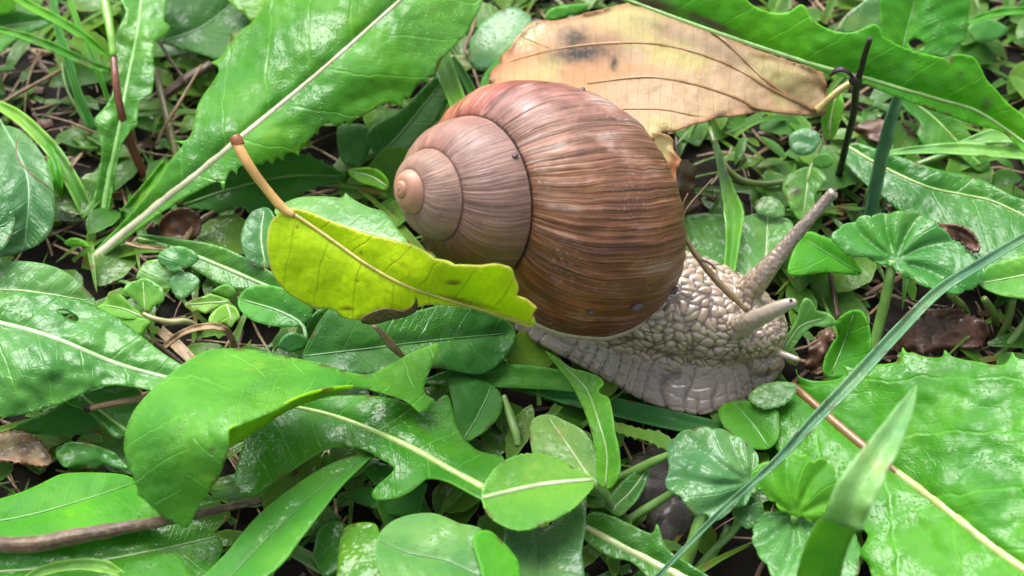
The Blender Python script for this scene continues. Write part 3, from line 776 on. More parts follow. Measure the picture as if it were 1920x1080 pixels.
def vor2(q, jit=0.9, seed=0):
    c = np.floor(q).astype(np.int64); f1 = np.full(len(q), 9.0); f2 = np.full(len(q), 9.0); idv = np.zeros(len(q))
    D = q.shape[1]
    import itertools
    for d in itertools.product((-1, 0, 1), repeat=D):
        cc = c + np.array(d)
        hsh = (cc * np.array([73856093, 19349663, 83492791][:D])).sum(1) + seed * 7919
        pos = np.stack([((np.sin((hsh % 100003) * (12.9898 + 37.7 * k)) * 43758.5453) % 1.0) for k in range(D)], 1)
        dist = np.linalg.norm(cc + 0.5 + (pos - 0.5) * jit - q, axis=1)
        m = dist < f1
        f2 = np.where(m, f1, np.minimum(f2, dist)); idv = np.where(m, pos[:, 0], idv); f1 = np.where(m, dist, f1)
    return f1, f2, idv
tents = []
for p_, r_ in TENT:
    q = np.array(p_, float); tents.append(P(q[:, 0], q[:, 1], q[:, 2]))
def tdist(Vv, pl):
    b = np.full(len(Vv), 9.0)
    for i in range(1, len(pl) - 1):
        a0, a1 = pl[i], pl[i + 1]; d = a1 - a0
        t = np.clip(((Vv - a0) @ d) / (d @ d), 0, 1); b = np.minimum(b, np.linalg.norm(Vv - a0 - t[:, None] * d, axis=1))
    return b
td = [tdist(V, p) for p in tents]
ten_far = np.clip(1.6 - td[0] / 0.13, 0, 1) ; ten_near = np.clip(1.5 - td[1] / 0.15, 0, 1); ten_low = np.clip(1.5 - td[2] / 0.08, 0, 1)
ycv = np.interp(V[:, 0], xs, YC); wnv = np.interp(V[:, 0], xs, WN)
rad_l = (ycv - V[:, 1]) / np.maximum(wnv, 0.2)            # 1 at the near edge of the foot
skirt = np.clip((0.80 - V[:, 2]) / 0.16, 0, 1) * np.clip((np.abs(rad_l) - 0.35) / 0.2, 0, 1)
# position along the edge of the foot
es = np.r_[0, np.cumsum(np.linalg.norm(np.diff(ew, axis=0), axis=1))]
best = np.full(nv, 1e9); ss = np.zeros(nv)
er = resample(np.c_[ew, es], 0.03)
for k in range(0, len(er)):
    d = np.hypot(V[:, 0] - er[k, 0], V[:, 1] - er[k, 1]); m = d < best; best = np.where(m, d, best); ss = np.where(m, er[k, 3], ss)
warp = 0.05 * np.stack([np.sin(V[:, 1] * 9 + V[:, 2] * 7), np.sin(V[:, 0] * 8 + 2 * V[:, 2]), np.sin(V[:, 0] * 7 - V[:, 1] * 8)], 1)
size = np.interp(V[:, 0], [0, 1.5, 2.2, 2.8, 3.4, 3.8], [0.12, 0.125, 0.13, 0.115, 0.085, 0.07])
Vw = V + warp
# warts a little longer along the body than across it
knots = np.array([0, 1.5, 2.2, 2.8, 3.4, 3.8, 6.0]); kv = np.r_[0, np.cumsum(np.diff(knots) / np.array([0.16, 0.17, 0.15, 0.125, 0.095, 0.085]))]
qx = np.interp(Vw[:, 0], knots, kv)
qn = np.stack([qx, Vw[:, 1] / size + 0.3 * qx, Vw[:, 2] / size], 1)
f1, f2, wid = vor2(qn + 0.22 * np.sin(qn[:, [1, 2, 0]] * 2.3), 1.0, 1)
wart = np.clip((f2 - f1) / 0.38, 0, 1); wart = 0.45 * wart * (2 - wart) + 0.55 * np.clip(1 - (f1 / 0.66) ** 2, 0, 1) * np.clip(wart * 3, 0, 1)
scol = ss / 0.21 + 0.22 * np.sin(best * 9 + ss * 2.0) + 0.55 * np.sin(ss * 3.1) + 0.25 * np.sin(ss * 7.7)
qs = np.stack([scol, (np.minimum(best, 1.2) + V[:, 2] * 0.9) / 0.20], 1)
g1, g2, gid = vor2(qs, 0.45, 4)
colm = np.abs((scol % 1.0) - 0.5) * 2
sk = np.clip((g2 - g1) / 0.35, 0, 1); sk = sk * (2 - sk)
sk = (0.62 + 0.38 * sk) * (0.05 + 0.95 * np.sin(np.clip((1.0 - colm) / 0.45, 0, 1) * math.pi / 2))
f3, f4, _ = vor2(V / 0.055, 0.9, 8)
fine = np.clip((f4 - f3) / 0.5, 0, 1)
bump_ = wart * (1 - skirt) + sk * skirt
tent = np.maximum(np.maximum(ten_far, ten_near), ten_low)
amp = (0.040 * (1 - skirt) + 0.036 * skirt) * np.interp(V[:, 0], [0, 1, 2.6, 3.4, 3.8], [0.6, 0.9, 1.0, 0.7, 0.5])
amp = amp * (1 - tent) 
rim = np.clip((0.40 - V[:, 2]) / 0.05, 0, 1)
amp = amp * (1 - rim * 0.8)
disp = amp * (bump_ - 0.6) + 0.010 * (fine - 0.5) * (0.35 + 0.65 * ten_far) * (1 - ten_near)
Vn = V + Nn * disp[:, None]
bump_c = bump_ * (1 - tent) + tent * (0.55 + 0.35 * fine)
F = [tuple(p.vertices) for p in bm_.polygons]
def snail_skin():
    m, t = newmat('snail_skin'); b = NB(t)
    obj = b.n('TexCoord').outputs['Object']
    wv = b.attr('wart', 'Fac'); sk_ = b.attr('skirt', 'Fac'); tn = b.attr('tentacle', 'Fac')
    n1 = b.noise(obj, 1.2, 3.0); n2 = b.noise(obj, 20.0, 4.0)
    warm = b.mix(b.rng(n1, 0.35, 0.65), (0.35, 0.275, 0.195), (0.29, 0.22, 0.16))
    grey = b.mix(b.rng(n1, 0.35, 0.65), (0.26, 0.21, 0.17), (0.19, 0.145, 0.118))
    top = b.mix(sk_, warm, grey)
    groove = b.mix(sk_, (0.115, 0.076, 0.06), (0.07, 0.05, 0.042))
    c = b.mix(b.rng(wv, 0.08, 0.55), groove, top)
    tc_ = b.mix(b.rng(wv, 0.5, 0.9), (0.13, 0.10, 0.082), (0.26, 0.205, 0.165))
    c = b.mix(tn, c, tc_)
    c = b.mix(b.attr('pale', 'Fac'), c, (0.29, 0.25, 0.205))
    c = b.mix(b.rng(n2, 0.6, 0.8, 0.0, 0.25), c, (0.25, 0.17, 0.15))
    bump = b.n('Bump', {'Strength': 0.35, 'Distance': 0.015, 'Height': b.noise(obj, 16.0, 5.0, 0.65)}).outputs[0]
    pr = b.n('BsdfPrincipled', {'Base Color': c, 'Roughness': 0.36, 'Normal': bump, 'Subsurface Weight': 0.8, 'Subsurface Radius': (0.11, 0.08, 0.06), 'Subsurface Scale': 0.8,
             'Coat Weight': 1.0, 'Coat Roughness': 0.08, 'Specular IOR Level': 0.5})
    b.out(pr.outputs[0]); return m
SKIN = snail_skin()
body = mesh_obj('body', Vn, F, SKIN, snail, attrs={'wart': bump_c, 'skirt': skirt, 'tentacle': np.maximum(ten_far, 0), 'pale': np.clip(ten_near + ten_low + rim * 0.8 * (V[:, 0] > 0.2), 0, 1)})
body['label'] = 'wet beige warty foot, neck and head with tentacles'
EYE = plain('eye', (0.02, 0.015, 0.015), 0.2, 0.6, 0.0)
def eye(x, y, h, r):
    bm = bmesh.new(); bmesh.ops.create_uvsphere(bm, u_segments=12, v_segments=8, radius=r)
    me = bpy.data.meshes.new('eye'); bm.to_mesh(me); bm.free(); me.materials.append(EYE)
    o = bpy.data.objects.new('eye', me); o.location = Vector(P(x, y, h)) - Vector(snail.location); link(o, snail)
eye(1483, 563, 2.235, 0.024)
eye(1567, 357, 2.715, 0.02)

def clod(name, label, cat, px, py, h, size, mat, seed, n=26, squash=0.6, shape=(1, 1), parent=None):
    """crumbly lump made of one knobbly mesh"""
    r = np.random.default_rng(seed)
    bm = bmesh.new(); bmesh.ops.create_icosphere(bm, subdivisions=3, radius=1.0)
    ks = r.normal(size=(n, 3)); ks /= np.linalg.norm(ks, axis=1)[:, None]; am = r.uniform(-0.25, 0.35, n)
    for v in bm.verts:
        p = np.array(v.co); f = 1 + (am * np.exp(-((ks - p) ** 2).sum(1) / 0.12)).sum() * 0.8
        v.co = Vector((p[0] * f * size * shape[0], p[1] * f * size * shape[1], p[2] * f * size * squash))
    me = bpy.data.meshes.new(name); bm.to_mesh(me); bm.free(); me.materials.append(mat)
    me.polygons.foreach_set('use_smooth', [True] * len(me.polygons))
    o = bpy.data.objects.new(name, me); o.location = P(px, py, h); o.rotation_euler = (0, 0, r.uniform(0, 6)); link(o)
    return tag(o, label, cat)

# ------------------------------------------------------------------ big leaves
D = 'dandelion leaves'
S = 1
leaf('dandelion_leaf', 'long toothed dandelion leaf with white midrib rising diagonally beside the shell apex',
     [(170,487),(177,470),(240,405),(290,345),(320,300),(341,275),(338,268),(322,264,S),(350,262),(362,240),(367,215),(374,190),(400,152),(410,135),(408,124),(395,117,S),(414,107),(427,85),(434,70),(428,63,S),(447,58),(472,42),(500,5),(535,-45),(610,-90),(720,-120),(830,-105),(890,-60),(906,-15),(902,10),(891,33),(876,60),(858,80),(842,98),(828,112),(818,134),(817,144,S),(806,142),(804,158,S),(792,152),(779,166),(766,186,S),(758,182),(752,202,S),(738,193),(714,197),(690,212),(664,226),(655,238,S),(648,228),(637,237,S),(612,231),(594,246),(586,256,S),(574,268),(563,283),(560,294,S),(550,286),(534,290),(532,303,S),(520,295),(512,308,S),(500,301),(493,309,S),(474,309),(448,313),(444,328,S),(434,319),(424,334),(419,360,S),(411,341),(394,345),(370,358),(340,372),(310,393),(284,411),(250,436),(215,463),(192,481),(180,491)],
     [(175,487,.25),(300,385,.9),(470,240,1.7),(620,110,2.1),(760,-10,2.2),(430,100,1.5),(750,190,1.55),(560,280,1.3),(880,0,1.8)], (0.058,0.20,0.024), 0.62,
     rib=[(175,487),(300,382),(390,310),(470,243),(600,135),(745,5),(830,-70)], ribw=[27,24,18,14,11,9,6], ribc=(0.50,0.50,0.34), group=D, vein=(105,0.75,0.8), wrinkle=0.075, quilt=0.035)
leaf('toothed_leaf', 'dark serrated leaf tucked beneath the long diagonal dandelion leaf',
     [(335,380),(400,330),(480,290),(560,287),(612,308),(647,330),(622,342),(590,350),(562,366),(525,390),(475,393),(445,388),(415,397),(380,393),(350,389)],
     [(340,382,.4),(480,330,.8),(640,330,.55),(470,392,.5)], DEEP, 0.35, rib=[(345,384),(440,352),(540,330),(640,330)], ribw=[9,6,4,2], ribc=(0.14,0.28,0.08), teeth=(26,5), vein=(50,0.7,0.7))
leaf('crinkled_leaf', 'narrow crinkled glossy leaf standing upright beside the red stem',
     [(176,432),(172,395),(184,330),(190,275),(177,222,S),(203,192),(212,165),(209,130),(214,75),(226,45),(236,20),(224,-5),(226,-40),(300,-40),(313,5),(308,38),(320,50),(312,66),(294,76),(286,96),(289,130),(286,168),(276,180),(262,188),(258,215),(255,238),(246,244),(230,266),(222,292),(215,330),(206,380),(196,432)],
     [(187,430,.15),(205,330,.55),(222,250,.95),(258,60,1.4),(268,-30,1.3),(310,50,1.15),(215,80,1.2)], (0.055,0.20,0.024), 0.85,
     rib=[(187,432),(205,330),(222,250),(240,150),(258,60),(268,-35)], ribw=[24,18,12,9,8,6], ribc=(0.22,0.46,0.12), wrinkle=0.13, quilt=0.05, vein=(46,0.3,0.9), step=5)
rs = thing('red_stalk', 'upright stalk turning from green to dark red left of the crinkled leaf', 'stem', P(270,332,0.05))
tube('lower_stalk', [(213,105,1.62),(217,150,1.5),(224,195,1.25),(240,256,.75),(272,334,.1)], [.052,.056,.06,.066,.07], RIB, rs, (0.16,0.045,0.025), 10)
tube('upper_stalk', [(186,-40,1.95),(200,20,1.85),(207,60,1.78),(213,106,1.63)], [.09,.075,.06,.053], RIB, rs, (0.17,0.38,0.05), 10)
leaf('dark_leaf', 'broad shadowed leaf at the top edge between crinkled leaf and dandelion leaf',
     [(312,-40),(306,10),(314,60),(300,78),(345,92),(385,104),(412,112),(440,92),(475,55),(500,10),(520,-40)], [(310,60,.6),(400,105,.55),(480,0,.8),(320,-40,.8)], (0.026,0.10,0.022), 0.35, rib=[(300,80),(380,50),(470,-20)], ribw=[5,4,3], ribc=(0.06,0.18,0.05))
leaf('corner_leaf', 'bright green leaf corner at the top edge left of the dandelion leaf', [(425,-6),(440,14),(458,26),(472,42,S),(486,30),(525,-40),(425,-40)], [(430,0,1.15),(472,40,1.05),(510,-40,1.3)], LIME, 0.6)
leaf('corner_leaf', 'smooth leaf filling the top left corner behind grass blades', [(-50,8),(30,18),(98,34),(92,46),(55,60),(22,80),(0,100),(-50,135)], [(-40,60,.9),(95,38,.8),(0,20,1.0),(0,100,.8)], (0.045,0.165,0.03), 0.4, rib=[(-50,60),(20,48),(95,38)], ribw=[6,4,2], ribc=(0.16,0.34,0.1))
leaf('corner_leaf', 'bright upright leaf cut by the top left corner', [(-50,-40),(25,-40),(28,0),(20,25),(-50,20)], [(-40,0,1.3),(25,0,1.3),(0,20,1.2)], (0.07,0.24,0.02), 0.3)
leaf('heart_leaf', 'pale wet heart shaped leaf at the left edge', [(-50,240),(0,235),(32,241),(60,264),(85,300),(100,350),(102,400),(95,432),(75,456),(40,471),(0,482),(-50,478)],
     [(0,240,.8),(60,300,1.05),(98,400,.85),(40,465,.7),(-40,400,1.1)], (0.062,0.175,0.065), 0.75, rib=[(0,225),(40,300),(55,360),(46,466)], ribw=[6,6,5,2], ribc=(0.16,0.34,0.16), vein=(48,0.7,1.0), wrinkle=0.07, quilt=0.045)
leaf('round_leaf', 'small dark wet leaf overlapping the heart shaped leaf at the left edge', [(-50,365),(0,364),(18,378),(28,408),(22,440),(6,466),(-20,478),(-50,470)], [(-30,420,1.3),(0,370,1.25),(26,410,1.2),(0,465,1.15)], (0.045,0.15,0.05), 0.7, rib=[(-50,430),(0,425),(25,410)], ribw=[5,4,2], ribc=(0.12,0.28,0.1), vein=(35,0.6,1))
leaf('oval_leaf', 'pale dewy oval leaf at the left edge above the wet lobed leaf', [(-50,498),(0,494),(30,489),(80,494),(120,508),(150,532),(178,562),(172,580),(120,588),(60,590),(0,590),(-50,585)],
     [(0,500,.8),(80,495,.85),(176,562,.7),(100,585,.8),(-40,585,.9)], (0.065,0.19,0.065), 0.8, rib=[(-50,545),(40,545),(175,565)], ribw=[6,4,2], vein=(44,0.7,.9), quilt=0.03)
leaf('wet_lobed_leaf', 'large shiny wet leaf with pale midrib and a small hole at the left edge',
     [(-50,562),(0,560),(40,549),(80,551),(125,560),(172,570),(232,604),(272,636),(312,666),(350,690),(372,706),(340,737),(292,733),(250,725),(205,722),(162,734),(120,754),(60,773),(0,784),(-50,788)],
     [(-40,600,1.5),(0,610,1.45),(150,650,1.5),(330,712,1.35),(0,780,1.05),(150,735,1.2),(170,572,1.2),(60,700,1.45),(300,665,1.25)], (0.055,0.19,0.04), 1.0,
     rib=[(-50,596),(0,607),(60,622),(120,642),(180,668),(240,690),(330,713)], ribw=[15,14,14,14,13,12,9], ribc=(0.32,0.52,0.24), vein=(88,0.6,0.9), wrinkle=0.11, quilt=0.06, hole=[(108,581),(128,582),(146,594),(145,602),(130,599),(118,591)], group=D)
# folded foreground leaf
T_, _ = leaf('folded_leaf', 'big smooth foreground leaf arching over and hanging down to its blunt tip',
     [(352,676),(390,657),(430,653),(470,655),(540,668),(600,682),(680,702),(720,690),(765,664),(800,650),(823,644),(818,668),(808,690,S),(797,720),(797,737),(816,750,S),(801,768),(788,774,S),(762,752),(720,737),(680,727),(640,724),(600,732),(560,747),(520,767),(480,784),(446,799),(430,808),(428,840),(416,880),(396,916),(372,950),(352,988),(332,982),(306,970),(288,953),(270,936),(256,927,S),(257,916),(250,895),(240,870),(232,838),(238,800),(254,766),(284,731),(320,700)],
     [(390,657,1.45),(540,668,1.55),(680,702,1.55),(823,646,1.1),(800,766,1.25),(640,722,2.0),(540,757,2.35),(440,800,2.75),(330,720,2.25),(245,800,2.15),(340,840,2.45),(420,870,2.45),(260,920,1.75),(345,985,1.45)], (0.070,0.225,0.040), 0.45,
     rib=[(800,735),(700,715),(600,705),(480,715),(380,770),(350,860),(345,970)], vein=(70,0.6,0.9), wrinkle=0.06, keel=-0.05, quilt=0.035, stain=[(690,700,16,8,-20,.5),(398,843,5,4,0,.8)])
leaf('folded_leaf', '', [(430,806),(446,797),(480,782),(520,765),(560,745),(610,730),(665,725),(622,742),(572,757),(530,776),(492,800),(458,822),(428,840)],
     [(430,806,2.72),(520,766,2.36),(660,726,1.9),(430,840,2.05),(530,776,1.9),(600,748,1.75)], (0.16,0.36,0.02), 0.15, parent=T_, blade='curled_margin', wrinkle=0.01)
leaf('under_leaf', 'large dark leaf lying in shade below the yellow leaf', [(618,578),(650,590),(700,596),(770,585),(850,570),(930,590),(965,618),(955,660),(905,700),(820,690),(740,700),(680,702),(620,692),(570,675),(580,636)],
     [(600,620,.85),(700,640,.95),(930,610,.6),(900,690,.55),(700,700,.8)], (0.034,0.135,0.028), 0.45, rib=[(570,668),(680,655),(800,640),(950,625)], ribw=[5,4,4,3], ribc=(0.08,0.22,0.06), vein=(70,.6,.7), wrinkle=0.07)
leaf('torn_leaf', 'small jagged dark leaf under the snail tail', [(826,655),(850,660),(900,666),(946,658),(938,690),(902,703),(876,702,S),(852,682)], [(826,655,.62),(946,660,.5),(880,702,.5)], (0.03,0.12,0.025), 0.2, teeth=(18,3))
leaf('deep_lobed_leaf', 'deeply lobed dandelion leaf with bright midrib below the folded leaf',
     [(470,800),(520,765),(600,745),(700,742),(770,755),(815,752),(838,740),(850,770),(858,800),(868,818),(892,842),(918,851),(945,858),(940,900),(925,945),(905,938),(856,911),(830,900),(802,897),(788,907),(768,922),(745,933),(722,937),(703,936),(697,925),(706,911),(724,896),(738,881),(735,872),(715,861),(690,846),(660,838),(630,838),(600,848),(560,874),(520,900),(470,930),(440,900)],
     [(500,790,.75),(640,785,.95),(760,835,1.1),(905,912,1.15),(703,930,.95),(905,850,.85),(480,920,.6),(840,745,.7)], (0.048,0.185,0.02), 0.62,
     rib=[(470,752),(545,762),(640,785),(760,835),(840,880),(915,920)], ribw=[8,10,12,15,17,18], ribc=(0.34,0.50,0.14), vein=(80,.6,.7), wrinkle=0.06, group=D)
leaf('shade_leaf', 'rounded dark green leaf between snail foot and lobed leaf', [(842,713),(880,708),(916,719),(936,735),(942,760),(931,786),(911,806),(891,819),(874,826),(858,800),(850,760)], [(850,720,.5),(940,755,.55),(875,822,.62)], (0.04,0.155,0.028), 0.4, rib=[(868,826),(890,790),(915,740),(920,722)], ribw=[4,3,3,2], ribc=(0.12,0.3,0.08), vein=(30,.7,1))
leaf('narrow_leaf', 'slender bright leaf standing against the snail foot edge', [(1022,658),(1050,674),(1072,690),(1100,697),(1126,708),(1131,720),(1121,730),(1126,738),(1141,746),(1147,768),(1152,802),(1161,850),(1162,882),(1152,906),(1140,916),(1125,911),(1117,890),(1117,860),(1111,820),(1099,780),(1084,745),(1064,710),(1043,685)],
     [(1022,658,.95),(1090,715,1.3),(1128,800,1.6),(1160,870,1.5),(1138,912,1.3),(1110,800,1.55)], (0.085,0.25,0.035), 0.6, rib=[(1135,912),(1138,850),(1122,790),(1100,730),(1060,690)], ribw=[5,4,4,3,2], ribc=(0.28,0.46,0.16), vein=(40,.6,.6), keel=0.08)
cl = thing('clover', 'pale two-leafed clover with a white midrib in the bottom centre', 'clover', P(1112,905,.3), 'clover leaves')
leaf('', '', [(992,806),(1003,783),(1030,777),(1060,789),(1092,806),(1111,832),(1118,862),(1120,895),(1112,908),(1090,892),(1060,872),(1030,858),(1005,866),(996,838)], [(1000,800,1.05),(1060,790,1.15),(1112,900,1.2),(1030,858,1.0)], (0.14,0.30,0.11), 0.5, parent=cl, blade='leaflet', rib=[(1110,904),(1075,850),(1030,785)], ribw=[7,5,3], ribc=(0.45,0.56,0.26), vein=(22,.7,.6), keel=.06)
leaf('', '', [(903,930),(912,900),(935,871),(966,855),(1002,850),(1042,858),(1082,880),(1115,902),(1092,936),(1062,961),(1022,981),(981,994),(945,986),(915,965)], [(905,930,1.35),(1000,852,1.25),(1112,900,1.35),(985,992,1.4),(1000,920,1.3)], (0.10,0.27,0.055), 0.4, parent=cl, blade='leaflet', rib=[(1114,900),(1060,904),(1000,912),(905,934)], ribw=[9,11,12,10], ribc=(0.40,0.54,0.28), vein=(26,.7,.6), keel=.08, teeth=(11,2.0))
tube('stalk', [(1112,904,1.3),(1135,925,.9),(1150,960,.3)], [.06,.055,.05], RIB, cl, (0.2,0.36,0.1))
leaf('clover_leaf', 'round grey green leaf with crease at the bottom edge', [(704,1032),(711,1001),(735,978),(770,965),(810,962),(836,970),(862,981),(888,986),(905,994),(912,1020),(932,1055),(926,1095),(880,1130),(780,1130),(730,1102),(709,1062)],
     [(706,1030,1.4),(810,965,1.35),(905,1000,1.4),(820,1060,1.55),(800,1130,1.7)], (0.075,0.205,0.065), 0.55, rib=[(712,1015),(770,1038),(840,1052),(910,1085)], ribw=[2,3,3,4], ribc=(0.09,0.2,0.07), vein=(30,.7,.5), keel=.1)
leaf('smooth_leaf', 'bright plain leaf overlapping the round grey green leaf at the bottom edge', [(890,1002),(915,994),(937,1010),(960,1035),(973,1062),(968,1130),(920,1130),(900,1062),(888,1022)], [(900,1000,1.6),(970,1060,1.6),(930,1130,1.8)], (0.06,0.23,0.02), 0.25)
leaf('broad_leaf', 'grey wet broad blade under the clover at the bottom edge', [(950,985),(985,992),(1030,985),(1062,962),(1096,925),(1098,980),(1091,1032),(1083,1100),(945,1100),(944,1020)], [(950,990,.75),(1095,930,.8),(1080,1090,.95),(950,1090,1.0)], (0.055,0.145,0.06), 1.0, vein=(25,0,1), rib=[(1010,980),(1015,1100)], ribw=[3,3], ribc=(0.08,0.2,0.08))
leaf('thick_rib_leaf', 'wrinkled leaf with very thick pale midrib at the bottom edge', [(1094,978),(1112,960),(1150,968),(1184,984),(1222,1000),(1232,982),(1252,1030),(1300,1062),(1345,1100),(1225,1105),(1212,1080),(1182,1052),(1150,1046),(1120,1031),(1095,1008)],
     [(1095,985,.55),(1230,1000,.7),(1200,1070,.55),(1320,1095,.7)], (0.05,0.17,0.03), 0.8, rib=[(1096,988),(1160,1022),(1230,1058),(1310,1098)], ribw=[15,18,20,22], ribc=(0.42,0.50,0.22), wrinkle=.1, vein=(40,.6,.8))
leaf('strap_leaf', 'short flat leaf lying beside the grey stone', [(1216,878),(1211,905),(1195,936),(1164,966),(1146,961),(1134,945),(1164,906),(1190,884)], [(1210,885,.55),(1140,950,.5),(1165,960,.5)], (0.06,0.19,0.05), 0.6, rib=[(1212,882),(1180,925),(1145,956)], ribw=[3,4,3])
# ground ivy group near the bottom
G_ = 'scalloped round leaves'
iv = thing('scalloped_leaf', 'pale dewy scalloped leaf on a thin stalk below the snail head', 'leaf', P(1300,1040,.05), G_)
leaf('', '', [(1251,853),(1256,829),(1276,812),(1310,802),(1350,805),(1392,825),(1417,850),(1427,880),(1430,906),(1412,926),(1396,945),(1376,956),(1358,966),(1345,978),(1335,975),(1326,962),(1310,966),(1293,958),(1282,943),(1278,930),(1264,925),(1252,914),(1249,895),(1256,875)], [(1255,850,1.0),(1350,805,1.1),(1425,890,1.0),(1340,975,.95),(1330,885,1.15)], (0.075,0.205,0.085), 0.95, parent=iv, palm=(1408,905,11), scal=(38,5), quilt=.045, wrinkle=.07, step=5)
tube('stalk', [(1318,955,.92),(1308,990,.75),(1295,1030,.5),(1268,1095,.1)], [.075,.08,.085,.09], RIB, iv, (0.17,0.36,0.07), 9)
iv = thing('scalloped_leaf', 'bright green scalloped leaf left of the blurred grass tip', 'leaf', P(1480,1000,.1), G_)
leaf('', '', [(1414,906),(1411,886),(1430,870),(1455,860),(1482,852),(1508,852),(1518,864),(1546,861),(1563,880),(1569,905),(1561,932),(1550,952),(1530,976),(1500,969),(1470,957),(1440,931)], [(1415,900,1.35),(1500,855,1.45),(1565,900,1.4),(1500,968,1.2)], (0.07,0.235,0.022), 0.3, parent=iv, palm=(1490,966,9), scal=(30,5), quilt=.04, step=5)
tube('stalk', [(1490,966,1.2),(1484,1000,.7),(1470,1040,.2)], [.05,.055,.06], RIB, iv, (0.17,0.36,0.07))
leaf('scalloped_leaf', 'dew covered round leaf below the bright scalloped leaf', [(1411,1002),(1420,976),(1440,961),(1490,964),(1532,976),(1572,986),(1602,1001),(1612,1040),(1592,1100),(1470,1100),(1440,1062),(1418,1032)], [(1415,1000,1.0),(1540,978,1.05),(1605,1030,1.1),(1500,1095,1.2)], (0.062,0.20,0.055), 0.8, group=G_, palm=(1492,964,9), scal=(34,4), quilt=.04)
leaf('scalloped_leaf', 'small wet leaf half hidden below the pale dewy scalloped leaf', [(1372,950),(1398,930),(1426,942),(1432,965),(1416,986),(1392,988)], [(1375,950,.8),(1430,960,.8),(1395,986,.75)], MINT, 0.9, group=G_, palm=(1376,950,7), scal=(20,3))
iv = thing('scalloped_leaf', 'wide scalloped leaf on a tall stalk right of the raised tentacle', 'leaf', P(1640,650,.05), G_)
leaf('', '', [(1565,457),(1561,441),(1576,425),(1600,416),(1616,406),(1650,402),(1690,397),(1722,400),(1752,415),(1778,440),(1802,462),(1827,487),(1842,511),(1836,531),(1811,546),(1780,549),(1755,545),(1736,536),(1720,530),(1700,520),(1682,507),(1674,497),(1655,496),(1645,490),(1632,487),(1614,480),(1590,481),(1584,470)], [(1565,450,1.25),(1690,400,1.35),(1840,515,1.2),(1674,497,1.2),(1780,545,1.15),(1675,465,1.15)], (0.05,0.19,0.042), 0.9, parent=iv, palm=(1676,487,9), scal=(34,5), quilt=.06, wrinkle=.05, step=5)
tube('stalk', [(1673,488,1.18),(1668,520,1.0),(1660,560,.7),(1648,610,.35),(1636,660,.05)], [.065,.07,.075,.075,.07], RIB, iv, (0.20,0.40,0.09), 9)
# right side
bl_, blh = leaf('dandelion_leaf', 'huge glossy dandelion leaf with reddish midrib filling the bottom right corner',
     [(1440,800),(1448,765),(1478,730),(1497,722),(1492,690),(1496,704),(1520,713),(1550,714),(1574,709),(1585,697),(1577,683,S),(1599,690),(1605,682,S),(1622,690),(1645,684),(1662,682),(1684,676),(1692,650,S),(1701,661),(1713,661),(1732,668),(1764,670),(1771,655,S),(1790,670),(1832,678),(1874,685),(1890,676),(1898,659,S),(1908,672),(1932,676),(1975,690),(1985,1140),(1710,1140),(1642,1088),(1626,1056),(1602,1037,S),(1620,1021),(1626,1000),(1602,984),(1560,960),(1520,920),(1480,872),(1452,835)],
     [(1490,725,.55),(1700,670,1.2),(1900,680,1.7),(1680,885,.95),(1900,1060,1.4),(1620,1030,.85),(1470,850,.5),(1975,900,1.7)], (0.052,0.205,0.020), 0.60,
     rib=[(1485,722),(1545,775),(1610,830),(1640,853),(1680,885),(1760,945),(1840,1010),(1980,1115)], ribw=[15,17,18,19,20,22,24,26], ribc=(0.34,0.42,0.13), vein=(165,.85,0.9), wrinkle=.09, quilt=.05, group=D, step=6.5)
rr_ = resample(cr(np.array([(1484,721),(1545,775),(1610,830),(1650,861),(1700,900)], float), 6), 14)
tube('midrib', np.c_[rr_, blh(rr_[:, 0], rr_[:, 1]) + 0.0], [.066,.07,.073,.070,.035], RIB, bl_, (0.20,0.105,0.035), 8, 1)['label'] = 'reddish brown part of the midrib'
leaf('dandelion_leaf', 'long lobed dandelion leaf crossing the top right corner above the dead leaf',
     [(1150,-20),(1180,6),(1222,18),(1300,42),(1400,82),(1470,106),(1530,128),(1590,146),(1640,165),(1720,196),(1780,217),(1838,236),(1872,243),(1892,256),(1920,286),(1970,345),(1970,255),(1920,217),(1890,194),(1870,170),(1850,149),(1836,120),(1821,105),(1787,103),(1781,118,S),(1770,109),(1740,102),(1700,91),(1672,77),(1656,68),(1652,54),(1640,45),(1624,50),(1600,60),(1575,60),(1545,51),(1521,33),(1511,13),(1500,8),(1489,15),(1474,23),(1440,22),(1402,2),(1380,-40),(1250,-60)],
     [(1180,5,2.35),(1400,84,2.5),(1540,128,2.5),(1700,175,2.4),(1960,310,1.9),(1500,12,3.0),(1640,50,3.0),(1810,108,2.7),(1300,-30,2.9),(1880,242,2.0)], (0.062,0.235,0.018), 0.38,
     rib=[(1165,-5),(1300,45),(1440,93),(1540,125),(1620,145),(1690,166),(1760,186),(1840,212),(1965,300)], ribw=[8,10,11,11,11,10,9,8,6], ribc=(0.26,0.46,0.14), vein=(90,.8,.5), wrinkle=.06, keel=.1, group=D,
     stain=[(1225,8,50,14,14,.9),(1330,42,60,8,22,.9),(1850,195,10,16,20,.5),(1800,138,6,4,0,.6)])
leaf('holed_leaf', 'upright leaf with a round insect hole at the top right', [(1652,50),(1650,0),(1658,-40),(1824,-40),(1819,0),(1813,60),(1796,86),(1776,104),(1740,108),(1700,106),(1676,96),(1660,78)], [(1655,20,1.7),(1740,100,1.3),(1815,30,1.6),(1740,-40,2.0)], (0.06,0.23,0.028), 0.4, rib=[(1690,108),(1700,60),(1716,0),(1725,-40)], ribw=[3,3,3,3], ribc=(0.15,0.36,0.1), vein=(36,.7,.7), hole=[(1703,80),(1712,73),(1726,75),(1734,86),(1725,92),(1714,96)])
